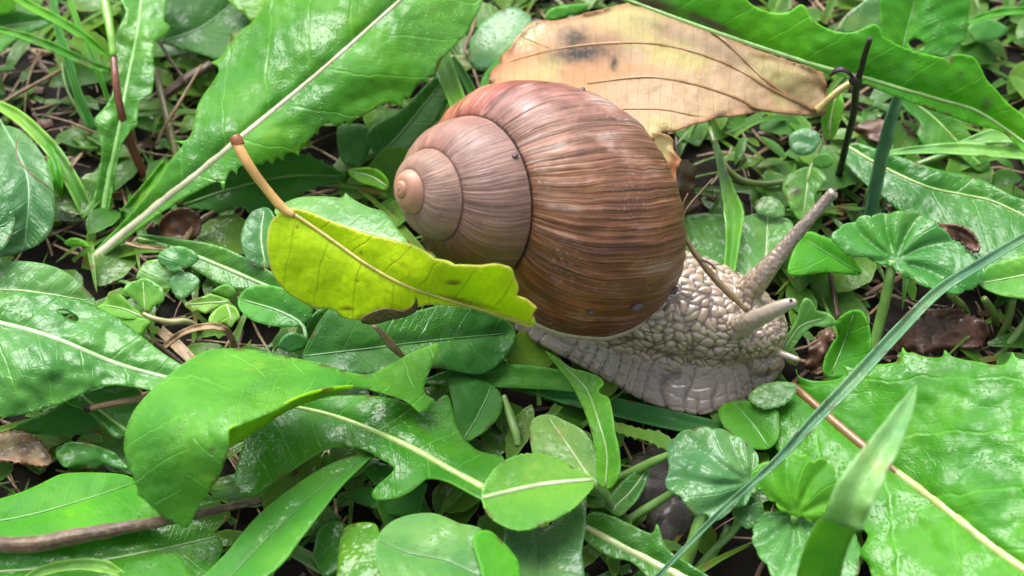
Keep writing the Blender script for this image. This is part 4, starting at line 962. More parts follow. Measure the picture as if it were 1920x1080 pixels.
leaf('pale_leaf', 'blurred pale blue green leaf behind the holed leaf', [(1573,55),(1590,25),(1620,2),(1650,-40),(1705,-40),(1680,30),(1650,62),(1610,66)], [(1580,50,1.1),(1650,-30,1.4),(1650,60,1.0)], (0.10,0.22,0.10), 0.7)
leaf('glossy_leaf', 'broad dark glossy leaf with pale midrib behind the wide scalloped leaf', [(1576,292),(1598,268),(1640,278),(1700,298),(1760,318),(1832,334),(1902,368),(1975,400),(1975,565),(1882,545),(1820,490),(1760,440),(1700,405),(1660,374),(1608,332)],
     [(1585,285,.55),(1700,335,.75),(1830,340,.75),(1970,430,.9),(1700,400,.6),(1900,540,.8)], (0.038,0.165,0.024), 0.95, rib=[(1585,272),(1640,305),(1700,335),(1750,354),(1820,368),(1870,381),(1975,432)], ribw=[7,8,7,6,6,6,5], ribc=(0.32,0.48,0.14), vein=(75,.8,.5), wrinkle=.09)
leaf('edge_leaf', 'light veined leaf at the right edge below the long grass blade', [(1836,530),(1850,502),(1882,490),(1975,474),(1975,556),(1902,557),(1862,548)], [(1840,525,1.1),(1970,480,1.2),(1900,555,1.1)], (0.085,0.24,0.05), 0.5, rib=[(1975,505),(1900,520),(1845,530)], ribw=[5,4,2], vein=(22,.8,.9))
leaf('lobed_shade_leaf', 'dim lobed leaf with pale midrib under the top right dandelion leaf', [(1682,176),(1742,190),(1792,220),(1822,256),(1856,306),(1836,322),(1798,292),(1742,278),(1720,252),(1726,230),(1700,206)], [(1690,180,.7),(1790,225,.6),(1845,315,.4),(1735,270,.5)], (0.04,0.15,0.025), 0.3, rib=[(1690,176),(1750,220),(1800,272),(1846,316)], ribw=[5,6,6,4], ribc=(0.26,0.42,0.12), vein=(40,.6,.8))
leaf('back_leaf', 'small blurred leaf at the right edge beside the holed leaf', [(1815,52),(1832,38),(1858,36),(1890,55),(1862,76),(1832,77)], [(1815,50,.8),(1890,55,.7),(1850,76,.7)], (0.06,0.19,0.05), 0.6)
# dead leaf
dl = thing('dead_leaf', 'dried tan leaf with brown veins and a black stain behind the shell', 'leaf', P(1545,205,.3))
def dead_cross(X, Y):
    c = (X + 0.12 * Y * np.sin(X / 90.0) + 3 * np.sin(Y / 21.0)) / 24.0
    return c, np.full(len(X), 0.55)
_, dh = leaf('', '', [(918,137,S),(926,126),(938,118),(936,106,S),(946,98),(960,84),(966,70),(977,62),(984,50),(1004,39),(1042,38),(1082,29),(1132,17),(1170,7),(1202,9),(1300,44),(1400,86),(1530,131),(1545,140),(1550,170),(1548,192),(1545,216),(1502,214),(1440,209),(1400,213),(1350,221),(1300,233),(1262,246),(1243,251),(1215,262),(1190,255),(1150,235),(1050,205),(930,170)],
     [(930,140,1.75),(1100,30,1.95),(1300,60,2.15),(1200,150,2.25),(1350,160,2.2),(1540,200,1.75),(1600,152,1.95),(1250,247,2.3),(1500,130,2.05),(1100,170,2.1)], (0.42,0.29,0.175), 0.25, parent=dl, mat=DLEAF, wrinkle=.13, cross=dead_cross, edge_curl=.05, step=5.5,
     stain=[(1092,99,68,20,-6,1.0),(1078,74,34,24,0,.9),(1152,118,8,16,5,1.0),(1125,92,75,34,0,.45),(975,108,30,12,0,.0)])
leaf('', '', [(1196,252),(1243,250),(1262,262),(1264,282),(1279,300,S),(1266,322),(1268,350),(1262,378,S),(1246,352),(1226,305),(1205,270)], [(1200,255,2.28),(1262,265,2.3),(1278,300,2.2),(1262,375,1.9)], (0.34,0.14,0.055), 0.3, parent=dl, blade='curled_edge', mat=DLEAF, wrinkle=.1, cross=dead_cross, edge_curl=.05, step=4)
tube('stalk', [(1530,208,1.8),(1550,190,1.9),(1575,168,2.0),(1604,150,2.05)], [.06,.055,.05,.045], RIB, dl, (0.42,0.34,0.10), 8)
def dead_vein(pts, wv):
    q = resample(cr(np.array(pts, float), 6), 10); hh = dh(q[:, 0], q[:, 1]) + 0.002
    tube('vein', np.c_[q, hh], [v / 260 for v in wv], RIB, dl, (0.30,0.17,0.07), sides=6, n=1)
dead_vein([(1530,206),(1490,188),(1435,150),(1385,102),(1345,66),(1305,47)], [9,8,7,7,6,4])
dead_vein([(1530,208),(1480,184),(1440,164),(1385,131),(1310,100),(1225,82),(1130,82),(1040,93),(985,107),(945,118)], [8,8,7,7,7,6,6,5,4,3])
dead_vein([(1500,211),(1422,204),(1385,185),(1310,160),(1235,146),(1185,146),(1102,157)], [7,7,7,7,6,6,4])
dead_vein([(1340,221),(1305,218),(1260,208),(1222,204),(1160,205)], [4,4,4,4,3])
dead_vein([(1040,93),(1000,78),(972,66)], [3,3,2])
# yellow leaf
yl = thing('yellow_leaf', 'yellow green fallen leaf with long tan stalk leaning on the shell', 'leaf', P(620,590,1.3))
_, yh = leaf('', '', [(536,392),(520,402),(506,420),(500,450),(502,480),(512,515),(534,545),(560,563),(590,577),(625,582),(645,597),(680,600),(720,597),(760,585),(800,572),(840,574),(880,578),(920,590),(960,603),(992,614),(1003,606),(998,592,S),(1006,578,S),(988,563),(968,556,S),(972,540),(964,520,S),(958,504),(930,496),(900,499),(868,497),(852,498,S),(836,489),(812,484,S),(800,473),(770,458),(730,449),(680,436),(620,415),(575,397)],
     [(540,395,2.35),(505,450,1.95),(600,578,1.45),(700,597,1.75),(640,470,2.35),(780,462,3.0),(850,495,3.5),(900,497,3.62),(955,503,3.5),(1004,578,2.98),(1000,610,2.75),(900,560,3.0),(800,560,2.5),(760,520,2.7)], (0.52,0.70,0.008), 0.22, parent=yl, mat=YLEAF,
     rib=[(536,392),(580,420),(630,455),(690,497),(760,535),(840,562),(920,585),(995,608)], ribw=[12,10,9,8,7,6,5,3], ribc=(0.34,0.29,0.05), vein=(72,0.3,1.0), wrinkle=.05, keel=.1, quilt=.03, step=5, riblift=0.02,
     stain=[(850,530,14,4,0,1.0),(870,565,60,4,14,.7),(650,578,16,3,0,.8),(745,492,30,3,22,.35),(690,595,22,7,0,.6)])
tube('stalk', [(441,262,3.05),(455,290,2.95),(475,322,2.8),(500,355,2.6),(528,388,2.42),(552,404,2.36)], [.075,.07,.066,.062,.066,.045], RIB, yl, (0.52,0.31,0.10), 10)
tube('stalk_end', [(440,256,3.08),(444,264,3.05),(448,273,3.01)], [.075,.085,.078], RIB, yl, (0.26,0.085,0.03), 10)
dc = leaf('dry_curl', 'shrivelled brown leaf scrap hooked under the yellow leaf', [(676,602),(690,590),(720,580),(752,584),(772,576),(779,562),(776,556,S),(783,565),(780,584),(762,594),(735,600),(705,608),(686,608)], [(680,602,2.0),(730,585,2.25),(778,562,2.55),(735,600,2.05)], (0.13,0.06,0.025), 0.4, mat=TWIG, wrinkle=.06)
tag(tube('twig', [(702,611,1.75),(722,632,1.5),(738,650,1.3),(756,668,1.1)], [.03,.045,.05,.035], STRAW, None, wob=.25), 'short pale twig poking out below the yellow leaf', 'twig')
leaf('minty_leaf', 'pale minty leaf between the yellow leaf and the shell apex', [(515,398),(545,375),(580,368),(622,369),(641,371),(648,361,S),(662,373),(690,388),(720,398),(742,425),(765,462),(700,455),(640,445),(575,425)], [(520,398,1.2),(640,370,1.1),(750,450,1.35),(600,420,1.3)], (0.09,0.23,0.075), 0.75, rib=[(520,392),(600,412),(680,434),(760,455)], ribw=[5,6,7,7], ribc=(0.28,0.50,0.22), vein=(45,.7,.6))
leaf('sprout_leaf', 'small bright pointed leaf just left of the shell apex', [(652,322),(672,315),(702,316),(721,330),(729,346),(722,356),(700,348),(675,341)], [(655,322,.85),(725,348,.8),(690,316,.9)], LIME, 0.5, rib=[(726,350),(695,330),(658,322)], ribw=[4,3,2], vein=(16,.7,.7))
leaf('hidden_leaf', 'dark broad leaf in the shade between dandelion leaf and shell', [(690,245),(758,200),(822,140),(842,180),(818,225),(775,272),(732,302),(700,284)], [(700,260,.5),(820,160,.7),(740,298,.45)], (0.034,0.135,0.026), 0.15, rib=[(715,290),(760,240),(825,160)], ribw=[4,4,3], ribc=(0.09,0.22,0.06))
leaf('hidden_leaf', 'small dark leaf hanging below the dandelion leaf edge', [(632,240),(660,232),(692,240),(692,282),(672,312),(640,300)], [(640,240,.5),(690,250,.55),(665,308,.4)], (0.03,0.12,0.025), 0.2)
leaf('blue_green_leaf', 'blurred blue green leaf behind the tip of the dead leaf', [(878,112),(890,62),(920,30),(960,14),(992,28),(994,46),(972,76),(932,116),(902,132)], [(885,100,.9),(985,35,1.1),(910,128,.9)], (0.075,0.20,0.085), 0.6)
leaf('dark_edge_leaf', 'dark leaf edge showing left of the dead leaf above the shell', [(902,168),(906,142),(930,112),(958,82),(980,72),(970,100),(945,128),(938,160)], [(905,160,1.2),(975,75,1.3),(940,150,1.2)], (0.045,0.17,0.025), 0.3)
blade('leaf_stalk', 'pale folded stalk rising behind the top of the shell', [(822,95,.9),(838,140,1.05),(856,185,1.15),(872,230,1.2)], [36,36,32,28], (0.10,0.25,0.05), .3, .12, 'stalk')
blade('leaf_stalk', 'thin green stalk beside the folded stalk behind the shell', [(846,108,.9),(868,140,.95),(892,185,1.0)], [16,16,14], (0.045,0.17,0.03), .3, .06, 'stalk')
leaf('tiny_leaf', 'tiny bright leaf at the top edge above the dead leaf', [(1024,36),(1030,18),(1060,10),(1102,7),(1096,20),(1052,33)], [(1025,30,.8),(1100,8,.8),(1060,32,.75)], (0.065,0.22,0.04), .4)
# around the head
leaf('crumpled_leaf', 'wet crumpled pale leaf behind the snail neck', [(1284,412),(1300,402),(1345,401),(1390,406),(1420,399),(1452,402),(1481,412),(1488,430),(1481,456),(1458,482),(1436,508),(1420,540),(1390,556),(1340,562),(1300,548),(1288,485)], [(1290,420,.6),(1400,400,.7),(1485,430,.7),(1400,550,.75),(1300,540,.7)], (0.075,0.215,0.07), 1.0, rib=[(1430,560),(1436,500),(1438,440),(1440,400)], ribw=[6,6,5,3], vein=(34,.9,1.0), wrinkle=.10, quilt=.04)
blade('winged_stalk', 'winged pale leaf stalk crossing the crumpled leaf behind the neck', [(1340,262,.85),(1352,310,.95),(1366,360,1.05),(1376,400,1.1),(1374,450,1.1),(1364,540,1.0)], [10,14,26,38,26,18], (0.10,0.27,0.05), .5, .10, 'stalk')
sp = thing('seedling', 'small round leafed seedling beside the black stick', 'seedling', P(1505,412,.0))
tube('stem', [(1505,425,.1),(1512,350,1.0),(1524,305,1.15),(1543,262,1.3),(1560,215,1.5),(1570,180,1.6)], [.04,.035,.035,.03,.03,.02], RIB, sp, (0.18,0.32,0.07))
leaf('', '', [(1488,322),(1510,313),(1531,315),(1547,328),(1549,341),(1530,361),(1526,376),(1526,396),(1506,414),(1490,401),(1475,376),(1467,350),(1474,331)], [(1475,340,1.0),(1545,335,1.1),(1506,410,.85)], (0.085,0.23,0.06), .85, parent=sp, blade='leaflet', rib=[(1518,316),(1512,360),(1506,408)], ribw=[5,4,2], vein=(26,.7,.8), wrinkle=.1, stain=[(1493,358,12,10,0,.8)])
leaf('', '', [(1523,301),(1534,288),(1555,289),(1563,303),(1551,315),(1531,314)], [(1525,300,1.25),(1560,300,1.3),(1540,314,1.2)], (0.07,0.22,0.06), .7, parent=sp, blade='leaflet')
leaf('', '', [(1545,256),(1541,212),(1550,186),(1570,172),(1582,192),(1577,222),(1562,258)], [(1548,250,1.35),(1570,176,1.7),(1580,200,1.6)], (0.10,0.26,0.03), .5, parent=sp, blade='leaflet', rib=[(1555,256),(1558,220),(1568,178)], ribw=[4,4,2])
leaf('', '', [(1480,256),(1500,242),(1526,243),(1538,259),(1531,281),(1506,291),(1485,281)], [(1482,260,.85),(1535,258,.9),(1505,290,.8)], (0.07,0.20,0.10), .9, parent=sp, blade='leaflet', wrinkle=.08)
leaf('dewy_leaf', 'tiny dewy round leaf above the crumpled leaf', [(1414,386),(1424,373),(1443,368),(1463,378),(1472,396),(1465,407),(1440,404),(1420,398)], [(1416,386,.9),(1470,395,.9),(1440,370,.95)], (0.09,0.22,0.09), 1.0, wrinkle=.07, scal=(16,2.5))
leaf('plain_leaf', 'smooth bright leaf between raised tentacle and wide scalloped leaf', [(1478,512),(1490,462),(1506,440),(1521,434),(1546,444),(1577,456),(1602,486),(1614,514),(1560,510),(1520,514)], [(1482,510,.6),(1520,436,.75),(1612,512,.55),(1555,480,.7)], (0.06,0.24,0.022), .3, rib=[(1612,512),(1560,480),(1510,450)], ribw=[3,3,2], ribc=(0.1,0.3,0.06))
leaf('curled_leaf', 'curled whitish wet leaf in front of the snail face', [(1494,602),(1500,576),(1510,559),(1523,565),(1532,582),(1556,589),(1569,608),(1546,613),(1526,611),(1506,626),(1490,648),(1476,664),(1464,656),(1478,628)], [(1470,656,.55),(1505,570,.95),(1566,606,.7),(1510,615,.75)], (0.10,0.26,0.085), .8, wrinkle=.06, rib=[(1468,658),(1500,612),(1540,598)], ribw=[4,4,3])
leaf('cupped_leaf', 'upright cupped leaf facing the snail head', [(1567,607),(1580,592),(1600,582),(1616,585),(1628,606),(1633,640),(1630,668),(1612,692),(1590,707),(1546,702),(1547,672),(1560,646),(1572,628)], [(1570,610,.8),(1605,584,.95),(1632,650,.7),(1560,700,.4),(1590,640,.5)], (0.05,0.20,0.022), .5, rib=[(1560,700),(1580,650),(1600,590)], ribw=[4,4,2], ribc=(0.16,0.36,0.1))
leaf('nibbled_leaf', 'small pale crumpled leaf touching the front of the snail foot', [(1404,746),(1415,730),(1440,718),(1470,716),(1493,722),(1486,745),(1465,760),(1430,766)], [(1406,745,.75),(1490,722,.85),(1440,764,.75)], (0.10,0.23,0.085), .8, wrinkle=.09, teeth=(14,2))
leaf('plain_leaf', 'flat light green leaf just below the front of the snail foot', [(1347,768),(1375,752),(1420,754),(1456,768),(1461,791),(1458,821),(1440,841),(1405,838),(1375,821),(1355,797)], [(1350,768,.45),(1458,775,.6),(1440,838,.6)], (0.06,0.215,0.03), .35, rib=[(1440,838),(1415,800),(1380,760)], ribw=[4,4,2], ribc=(0.14,0.36,0.1), vein=(26,.7,.5))
leaf('frilly_leaf', 'light ragged leaf scrap under the grass below the foot', [(1138,800),(1160,793),(1200,804),(1240,811),(1266,832),(1252,843),(1214,826),(1178,816)], [(1140,798,.5),(1262,835,.6),(1200,820,.55)], (0.12,0.27,0.06), .5, wrinkle=.06, teeth=(17,4))
# left middle
leaf('round_leaf', 'smooth round leaf on a pale stalk left of the yellow leaf', [(446,566),(459,543),(490,534),(531,540),(566,555),(586,570),(584,590),(576,604),(560,611),(520,611),(480,603),(455,586)], [(448,565,.9),(530,540,1.0),(584,575,.9),(540,608,.85)], (0.066,0.23,0.05), .45, rib=[(575,640),(566,608),(520,582),(455,562)], ribw=[9,7,4,2], ribc=(0.26,0.46,0.2), vein=(30,.7,.5))
leaf('round_leaf', 'upright bluish wet leaf behind the left end of the yellow leaf', [(468,402),(488,390),(506,392),(517,420),(510,460),(513,490),(502,505),(475,496),(458,476),(452,440)], [(470,400,.9),(515,420,1.0),(500,503,.75),(455,450,.85)], (0.06,0.18,0.07), .85, rib=[(500,505),(490,450),(495,395)], ribw=[4,4,2], vein=(28,.7,.8), wrinkle=.07)
leaf('round_leaf', 'small disc shaped leaf above the pale ribbed leaf', [(296,481),(309,468),(335,461),(361,470),(373,486),(351,501),(325,509),(303,499)], [(298,480,.8),(370,485,.85),(328,507,.75)], (0.065,0.205,0.06), .75, palm=(352,498,7))
leaf('ribbed_leaf', 'pale ribbed leaf running below the dandelion base toward the yellow leaf', [(255,440),(300,443),(345,449),(402,459),(445,476),(492,500),(532,526),(560,552),(520,560),(480,545),(440,541),(400,527),(360,502),(300,468)], [(260,445,.3),(400,490,.55),(550,550,.65),(330,480,.4)], (0.062,0.195,0.05), .8, rib=[(260,447),(340,470),(430,506),(545,556)], ribw=[8,10,10,8], ribc=(0.30,0.50,0.2), vein=(40,.7,.6))
leaf('bud_leaf', 'little folded bud leaf beside the straw', [(522,652),(530,632),(550,624),(575,635),(574,651),(550,660)], [(525,650,.75),(572,640,.8),(550,658,.7)], (0.05,0.19,0.05), .8, wrinkle=.05)
leaf('thin_leaf', 'narrow minty leaf edge between round leaf and yellow leaf', [(572,640),(578,604),(598,582),(622,578),(606,606),(592,632)], [(576,636,.6),(618,580,.75),(600,610,.65)], MINT, .7)
pa = thing('parsley_sprig', 'lobed parsley like sprig with a pale stem above the straw', 'sprig', P(375,618,.1))
leaf('', '', [(182,577),(199,566,S),(203,549),(216,544,S),(231,556),(246,573),(266,590),(274,598),(240,597),(214,592)], [(190,575,.8),(270,596,.7),(215,548,.8)], (0.085,0.245,0.05), .5, parent=pa, blade='leaflet', rib=[(272,597),(235,580),(195,572)], ribw=[4,3,2], vein=(22,.7,.7), wrinkle=.05)
leaf('', '', [(231,547),(239,531,S),(255,526),(275,522),(304,539,S),(308,553),(306,566,S),(286,574),(274,586),(258,566)], [(235,545,.8),(300,542,.8),(272,582,.7)], (0.09,0.25,0.055), .55, parent=pa, blade='leaflet', rib=[(272,584),(270,555),(268,528)], ribw=[4,3,2], vein=(22,.7,.7), wrinkle=.05)
leaf('', '', [(216,606),(248,596),(286,600),(272,614),(264,628),(240,622)], [(220,606,.75),(284,600,.7),(262,626,.68)], (0.08,0.24,0.04), .4, parent=pa, blade='leaflet')
tube('stem', [(268,588,.72),(290,598,.7),(320,604,.62),(350,603,.5),(378,618,.2)], [.03,.04,.045,.045,.04], RIB, pa, (0.34,0.34,0.16))
pb = thing('parsley_sprig', 'pale lobed sprig left of the round stalked leaf', 'sprig', P(440,595,.1))
leaf('', '', [(347,571),(364,559,S),(380,556),(394,550,S),(415,557),(432,565),(405,576),(386,588,S),(372,580),(362,583,S)], [(350,570,.8),(430,565,.75),(385,585,.75)], (0.12,0.27,0.07), .5, parent=pb, blade='leaflet', rib=[(430,566),(390,568),(352,571)], ribw=[4,3,2])
leaf('', '', [(391,602),(398,586),(420,571),(440,575),(451,595,S),(440,602),(434,614,S),(420,608),(402,610,S)], [(395,600,.75),(440,578,.75),(432,612,.7)], (0.12,0.28,0.06), .5, parent=pb, blade='leaflet', rib=[(425,570),(432,590),(433,610)], ribw=[4,3,2])
leaf('', '', [(398,546),(412,536,S),(428,534),(442,546),(437,562),(416,556)], [(400,546,.8),(440,545,.8),(430,560,.72)], (0.10,0.25,0.06), .5, parent=pb, blade='leaflet')
tube('stem', [(428,568,.75),(438,580,.5),(445,600,.15)], [.03,.035,.04], RIB, pb, (0.3,0.4,0.14))
pc = thing('parsley_sprig', 'cluster of tiny pale leaflets right of the dewy oval leaf', 'sprig', P(310,545,.1))
leaf('', '', [(256,522),(262,505,S),(275,490),(300,485,S),(330,499),(351,511,S),(346,531),(312,541),(280,536)], [(260,520,.6),(300,487,.65),(345,520,.6),(290,536,.55)], (0.11,0.26,0.06), .6, parent=pc, blade='leaflet', palm=(330,535,7), wrinkle=.06)
leaf('', '', [(320,522),(350,510),(374,525),(362,546),(338,562),(325,548)], [(322,522,.68),(372,525,.7),(338,560,.6)], (0.075,0.21,0.08), .8, parent=pc, blade='leaflet', wrinkle=.06)
leaf('', '', [(240,545),(255,530),(285,530),(290,548),(270,560),(250,560)], [(242,545,.6),(288,540,.62),(260,558,.55)], (0.09,0.25,0.03), .4, parent=pc, blade='leaflet')
# lower left
leaf('bright_leaf', 'plain bright leaf above the dry stalk at the bottom left', [(-50,948),(0,935),(50,919),(90,900),(120,888),(180,886),(232,890),(254,902),(270,932),(300,962),(322,980),(200,992),(100,1008),(0,1016),(-50,1015)], [(-40,950,.95),(120,890,.85),(250,900,.85),(310,975,1.0),(0,1010,1.1),(150,950,1.05)], (0.058,0.225,0.018), .25, rib=[(-50,985),(60,965),(180,930),(255,905)], ribw=[4,4,3,2], ribc=(0.1,0.3,0.05), vein=(60,.6,.4))
leaf('wet_leaf', 'wet leaf below the dry stalk at the bottom left', [(-50,1012),(60,1018),(150,1012),(240,998),(300,984),(362,982),(402,998),(418,1026),(402,1062),(382,1110),(-50,1110)], [(-40,1020,.8),(200,1010,.8),(400,1010,.75),(380,1100,.9),(0,1100,.9)], (0.052,0.20,0.028), .95, rib=[(-50,1075),(120,1062),(300,1030),(410,1005)], ribw=[5,5,4,3], vein=(60,.6,.6), wrinkle=.1)
leaf('small_fore_leaf', 'dark folded leaf at the bottom edge left of the lance leaf', [(222,1100),(228,1058),(280,1046),(326,1037),(346,1060),(364,1110),(230,1115)], [(228,1060,1.15),(325,1040,1.15),(350,1105,1.3)], (0.038,0.16,0.02), .3)
blade('pale_strand', 'pale curled leaf strip along the bottom left edge', [(30,1098,1.2),(80,1070,1.2),(140,1058,1.2),(195,1062,1.2),(232,1078,1.15)], [10,18,20,24,10], (0.15,0.33,0.09), .6, .06, 'leaf strip')
leaf('lance_leaf', 'long lance shaped leaf pointing down to the bottom edge', [(703,848),(660,854),(602,879),(541,919),(480,970),(430,1030),(372,1100),(445,1110),(520,1064),(562,1012),(602,960),(642,909),(684,868)], [(700,850,.95),(560,950,1.35),(400,1095,1.55),(480,970,1.3)], (0.066,0.215,0.04), .55, rib=[(700,850),(620,900),(540,970),(470,1040),(410,1105)], ribw=[2,3,3,3,3], ribc=(0.08,0.22,0.05), vein=(200,.2,.2), wrinkle=.04)
blade('pale_strand', 'dull pale grass blade at the bottom edge right of the lance leaf', [(520,1015,.5),(575,1045,.55),(640,1085,.6),(680,1110,.6)], [20,26,24,22], (0.10,0.21,0.09), .5, .06)
leaf('speckled_leaf', 'dark wet speckled leaf beside the round grey green leaf', [(588,1045),(600,990),(640,978),(648,1010),(640,1062),(610,1080)], [(595,1040,.65),(640,985,.7),(620,1075,.65)], (0.04,0.15,0.03), 1.0, wrinkle=.1)
leaf('yellow_tip_leaf', 'yellowish green leaf with white wet tip at the bottom edge', [(636,1030),(645,992),(672,980),(706,984),(712,1020),(724,1062),(730,1110),(640,1110)], [(640,1030,.85),(705,990,.85),(690,1105,1.0)], (0.075,0.22,0.018), .7, wrinkle=.06)
leaf('small_leaf', 'little leaf under the lobes of the deep lobed leaf', [(683,882),(700,865),(740,878),(728,897),(706,908)], [(685,880,.6),(738,880,.65),(706,905,.6)], (0.045,0.175,0.03), .4)
leaf('small_leaf', 'folded dark leaf below the lobe tip of the deep lobed leaf', [(640,926),(690,913),(745,932),(798,903),(792,940),(780,966),(740,966),(690,952)], [(645,926,.5),(795,908,.7),(770,964,.5)], (0.035,0.14,0.024), .3)
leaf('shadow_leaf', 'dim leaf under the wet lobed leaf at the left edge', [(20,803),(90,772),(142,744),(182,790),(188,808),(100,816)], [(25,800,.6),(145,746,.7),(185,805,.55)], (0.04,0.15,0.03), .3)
leaf('ribbed_leaf', 'leaf with pale central rib below the wet lobed leaf', [(122,752),(160,736),(252,722),(270,780),(248,806),(216,820),(190,792),(160,770)], [(128,752,.8),(250,726,.9),(240,808,.7)], (0.05,0.185,0.035), .7, rib=[(150,738),(190,770),(244,812)], ribw=[7,9,9], ribc=(0.26,0.46,0.12), vein=(40,.6,.5))
leaf('rotten_leaf', 'rotting brown and green leaf clump at the left edge', [(-50,838),(0,812),(40,808),(72,824),(92,846),(94,868),(62,872),(20,864),(-50,868)], [(-40,850,.7),(40,812,.75),(92,860,.65)], (0.30,0.20,0.12), .9, mat=DLEAF, wrinkle=.2, teeth=(12,5), edge_curl=.1, step=4, stain=[(45,838,18,14,0,.6),(85,855,12,14,0,.9),(5,850,20,8,0,.6)])
leaf('withered_leaf', 'crumpled green leaf with dry edges beside the rotting clump', [(104,846),(116,834),(150,829),(188,838),(214,850),(240,880),(200,872),(180,878),(120,874)], [(108,845,.6),(190,840,.65),(235,876,.6),(130,872,.55)], (0.065,0.21,0.05), .8, wrinkle=.14, edge_curl=.06)
leaf('small_leaf', 'tiny green leaf on the soil by the dandelion base', [(120,455),(135,446),(155,450),(170,465),(150,462),(130,462)], [(122,455,.4),(168,463,.4),(140,447,.45)], (0.08,0.25,0.03), .4)
# ------------------------------------------------------------------ grass blades, stalks, sticks
GG = 'grass blades'
K = blade('grass_strand', 'long ridged blue green grass blade crossing below the tentacles', [(1960,422,2.1),(1850,487,2.15),(1760,545,2.2),(1680,625,2.25),(1600,712,2.3),(1520,795,2.2),(1460,860,2.0),(1400,915,1.8),(1340,970,1.5),(1222,1092,1.0)], [15,17,19,22,24,20,14,10,9,7], (0.080,0.190,0.115), .75, .07, group=GG, ribbed=5)
tipb = thing('grass_strand', 'out of focus pale grass tip in the right foreground', 'grass blade', P(1545,1090,1.2), GG)
blade('', None, [(1719,722,3.9),(1700,760,4.0),(1670,815,4.1),(1635,872,4.1),(1600,930,4.0),(1580,985,3.7)], [3,28,48,66,76,70], (0.11,0.26,0.11), 1.0, .12, parent=tipb, part='upper_blade', ribbed=3)
blade('', None, [(1588,965,3.78),(1562,1000,3.3),(1542,1050,2.7),(1530,1110,2.0)], [64,74,80,84], (0.09,0.26,0.045), .6, .1, parent=tipb, part='lower_blade', ribbed=3)
blade('grass_strand', 'broad dark grass blade pressed under the snail foot', [(990,728,.28),(1060,742,.3),(1130,757,.32),(1250,785,.34),(1380,812,.34)], [10,30,34,36,30], (0.032,0.135,0.045), .5, .06, group=GG)
blade('grass_strand', 'flat green grass blade pointing left below the snail tail', [(790,716,.45),(860,706,.45),(940,704,.42),(1010,708,.38),(1090,718,.34)], [6,36,44,42,34], (0.05,0.19,0.032), .5, .05, group=GG)
blade('grass_strand', 'grass blade slanting in from the top left corner', [(20,-12,1.55),(60,12,1.5),(110,38,1.45),(160,70,1.35),(215,115,1.1)], [14,16,16,15,8], (0.07,0.235,0.022), .4, .05, group=GG)
blade('grass_strand', 'grass blade with a dry yellow tip at the left edge', [(-20,52,1.4),(20,60,1.4),(70,76,1.35),(120,97,1.25),(175,122,1.1),(208,132,1.0)], [6,12,15,15,13,8], (0.055,0.20,0.025), .5, .05, group=GG)
blade('grass_strand', 'dark grass blade leaning down behind the red stem', [(98,-20,.9),(108,50,.85),(126,110,.75),(148,180,.6),(176,245,.35)], [12,14,15,15,16], (0.04,0.165,0.035), .2, .05, group=GG)
blade('grass_strand', 'thin grass blade beside the dark leaning blade', [(128,-10,1.1),(150,55,1.0),(180,125,.85),(206,195,.6)], [8,10,10,6], (0.06,0.21,0.03), .3, .03, group=GG)
blade('leaf_stalk', 'pale grooved leaf stalk slanting down at the left', [(-20,188,.8),(30,215,.8),(70,250,.75),(105,290,.65),(138,345,.5),(168,408,.2)], [14,22,24,26,27,24], (0.13,0.30,0.07), .5, .10, 'stalk')
blade('grass_strand', 'short curved blade hanging beside the grooved leaf stalk', [(90,268,.7),(100,305,.72),(108,340,.65),(112,372,.45)], [10,22,20,6], (0.06,0.24,0.015), .3, .05, group=GG)
blade('leaf_stalk', 'short green stalk leaning left below the dandelion leaf', [(312,305,.6),(285,340,.5),(255,375,.35),(230,405,.15)], [16,18,18,18], (0.065,0.21,0.03), .4, .07, 'stalk')
blade('leaf_stalk', 'green stalk base under the dandelion midrib', [(330,462,.4),(270,462,.35),(220,472,.25),(180,485,.15)], [22,24,24,18], (0.09,0.23,0.04), .3, .05, 'stalk')
blade('grass_strand', 'light arching grass blade at the right edge', [(1650,288,.75),(1740,279,.9),(1820,279,.95),(1960,290,1.0)], [8,16,24,22], (0.11,0.28,0.08), .7, .06, group=GG)
blade('grass_strand', 'light blade above the arching grass at the right edge', [(1790,272,.9),(1850,256,1.0),(1900,250,1.05),(1970,252,1.05)], [6,24,36,34], (0.08,0.22,0.06), .7, .06, group=GG)
blade('grass_strand', 'blurred grass blade at the right edge beside the holed leaf', [(1812,42,1.1),(1850,28,1.1),(1900,20,1.1),(1970,19,1.1)], [6,13,14,13], (0.05,0.19,0.025), .2, .04, group=GG)
blade('grass_strand', 'blue green reed leaf standing right of the black stick', [(1692,160,2.15),(1672,220,1.75),(1655,285,1.3),(1642,350,.85),(1631,415,.4)], [16,22,24,24,22], (0.06,0.155,0.085), .6, .05, group=GG)
tag(tube('leaf_stalk', [(1792,282,.5),(1745,300,.45),(1712,312,.35)], [.05,.055,.05], RIB, None, (0.10,0.24,0.04)), 'green stalk under the arching grass', 'stalk')
tag(tube('leaf_stalk', [(1330,240,.6),(1352,300,.6),(1385,335,.55),(1430,345,.5),(1475,340,.45)], [.04,.05,.05,.045,.04], RIB, None, (0.14,0.22,0.04)), 'olive stalk bending behind the crumpled leaf', 'stalk')
tag(tube('leaf_stalk', [(1262,850,.95),(1225,865,.75),(1190,882,.55),(1150,900,.35)], [.045,.06,.062,.05], RIB, None, (0.19,0.38,0.08)), 'green stalk running left from the pale dewy leaf', 'stalk')
tag(tube('leaf_stalk', [(1270,918,.7),(1235,940,.5),(1205,958,.4),(1172,978,.3)], [.05,.06,.062,.055], RIB, None, (0.17,0.34,0.08)), 'second green stalk below the pale dewy leaf', 'stalk')
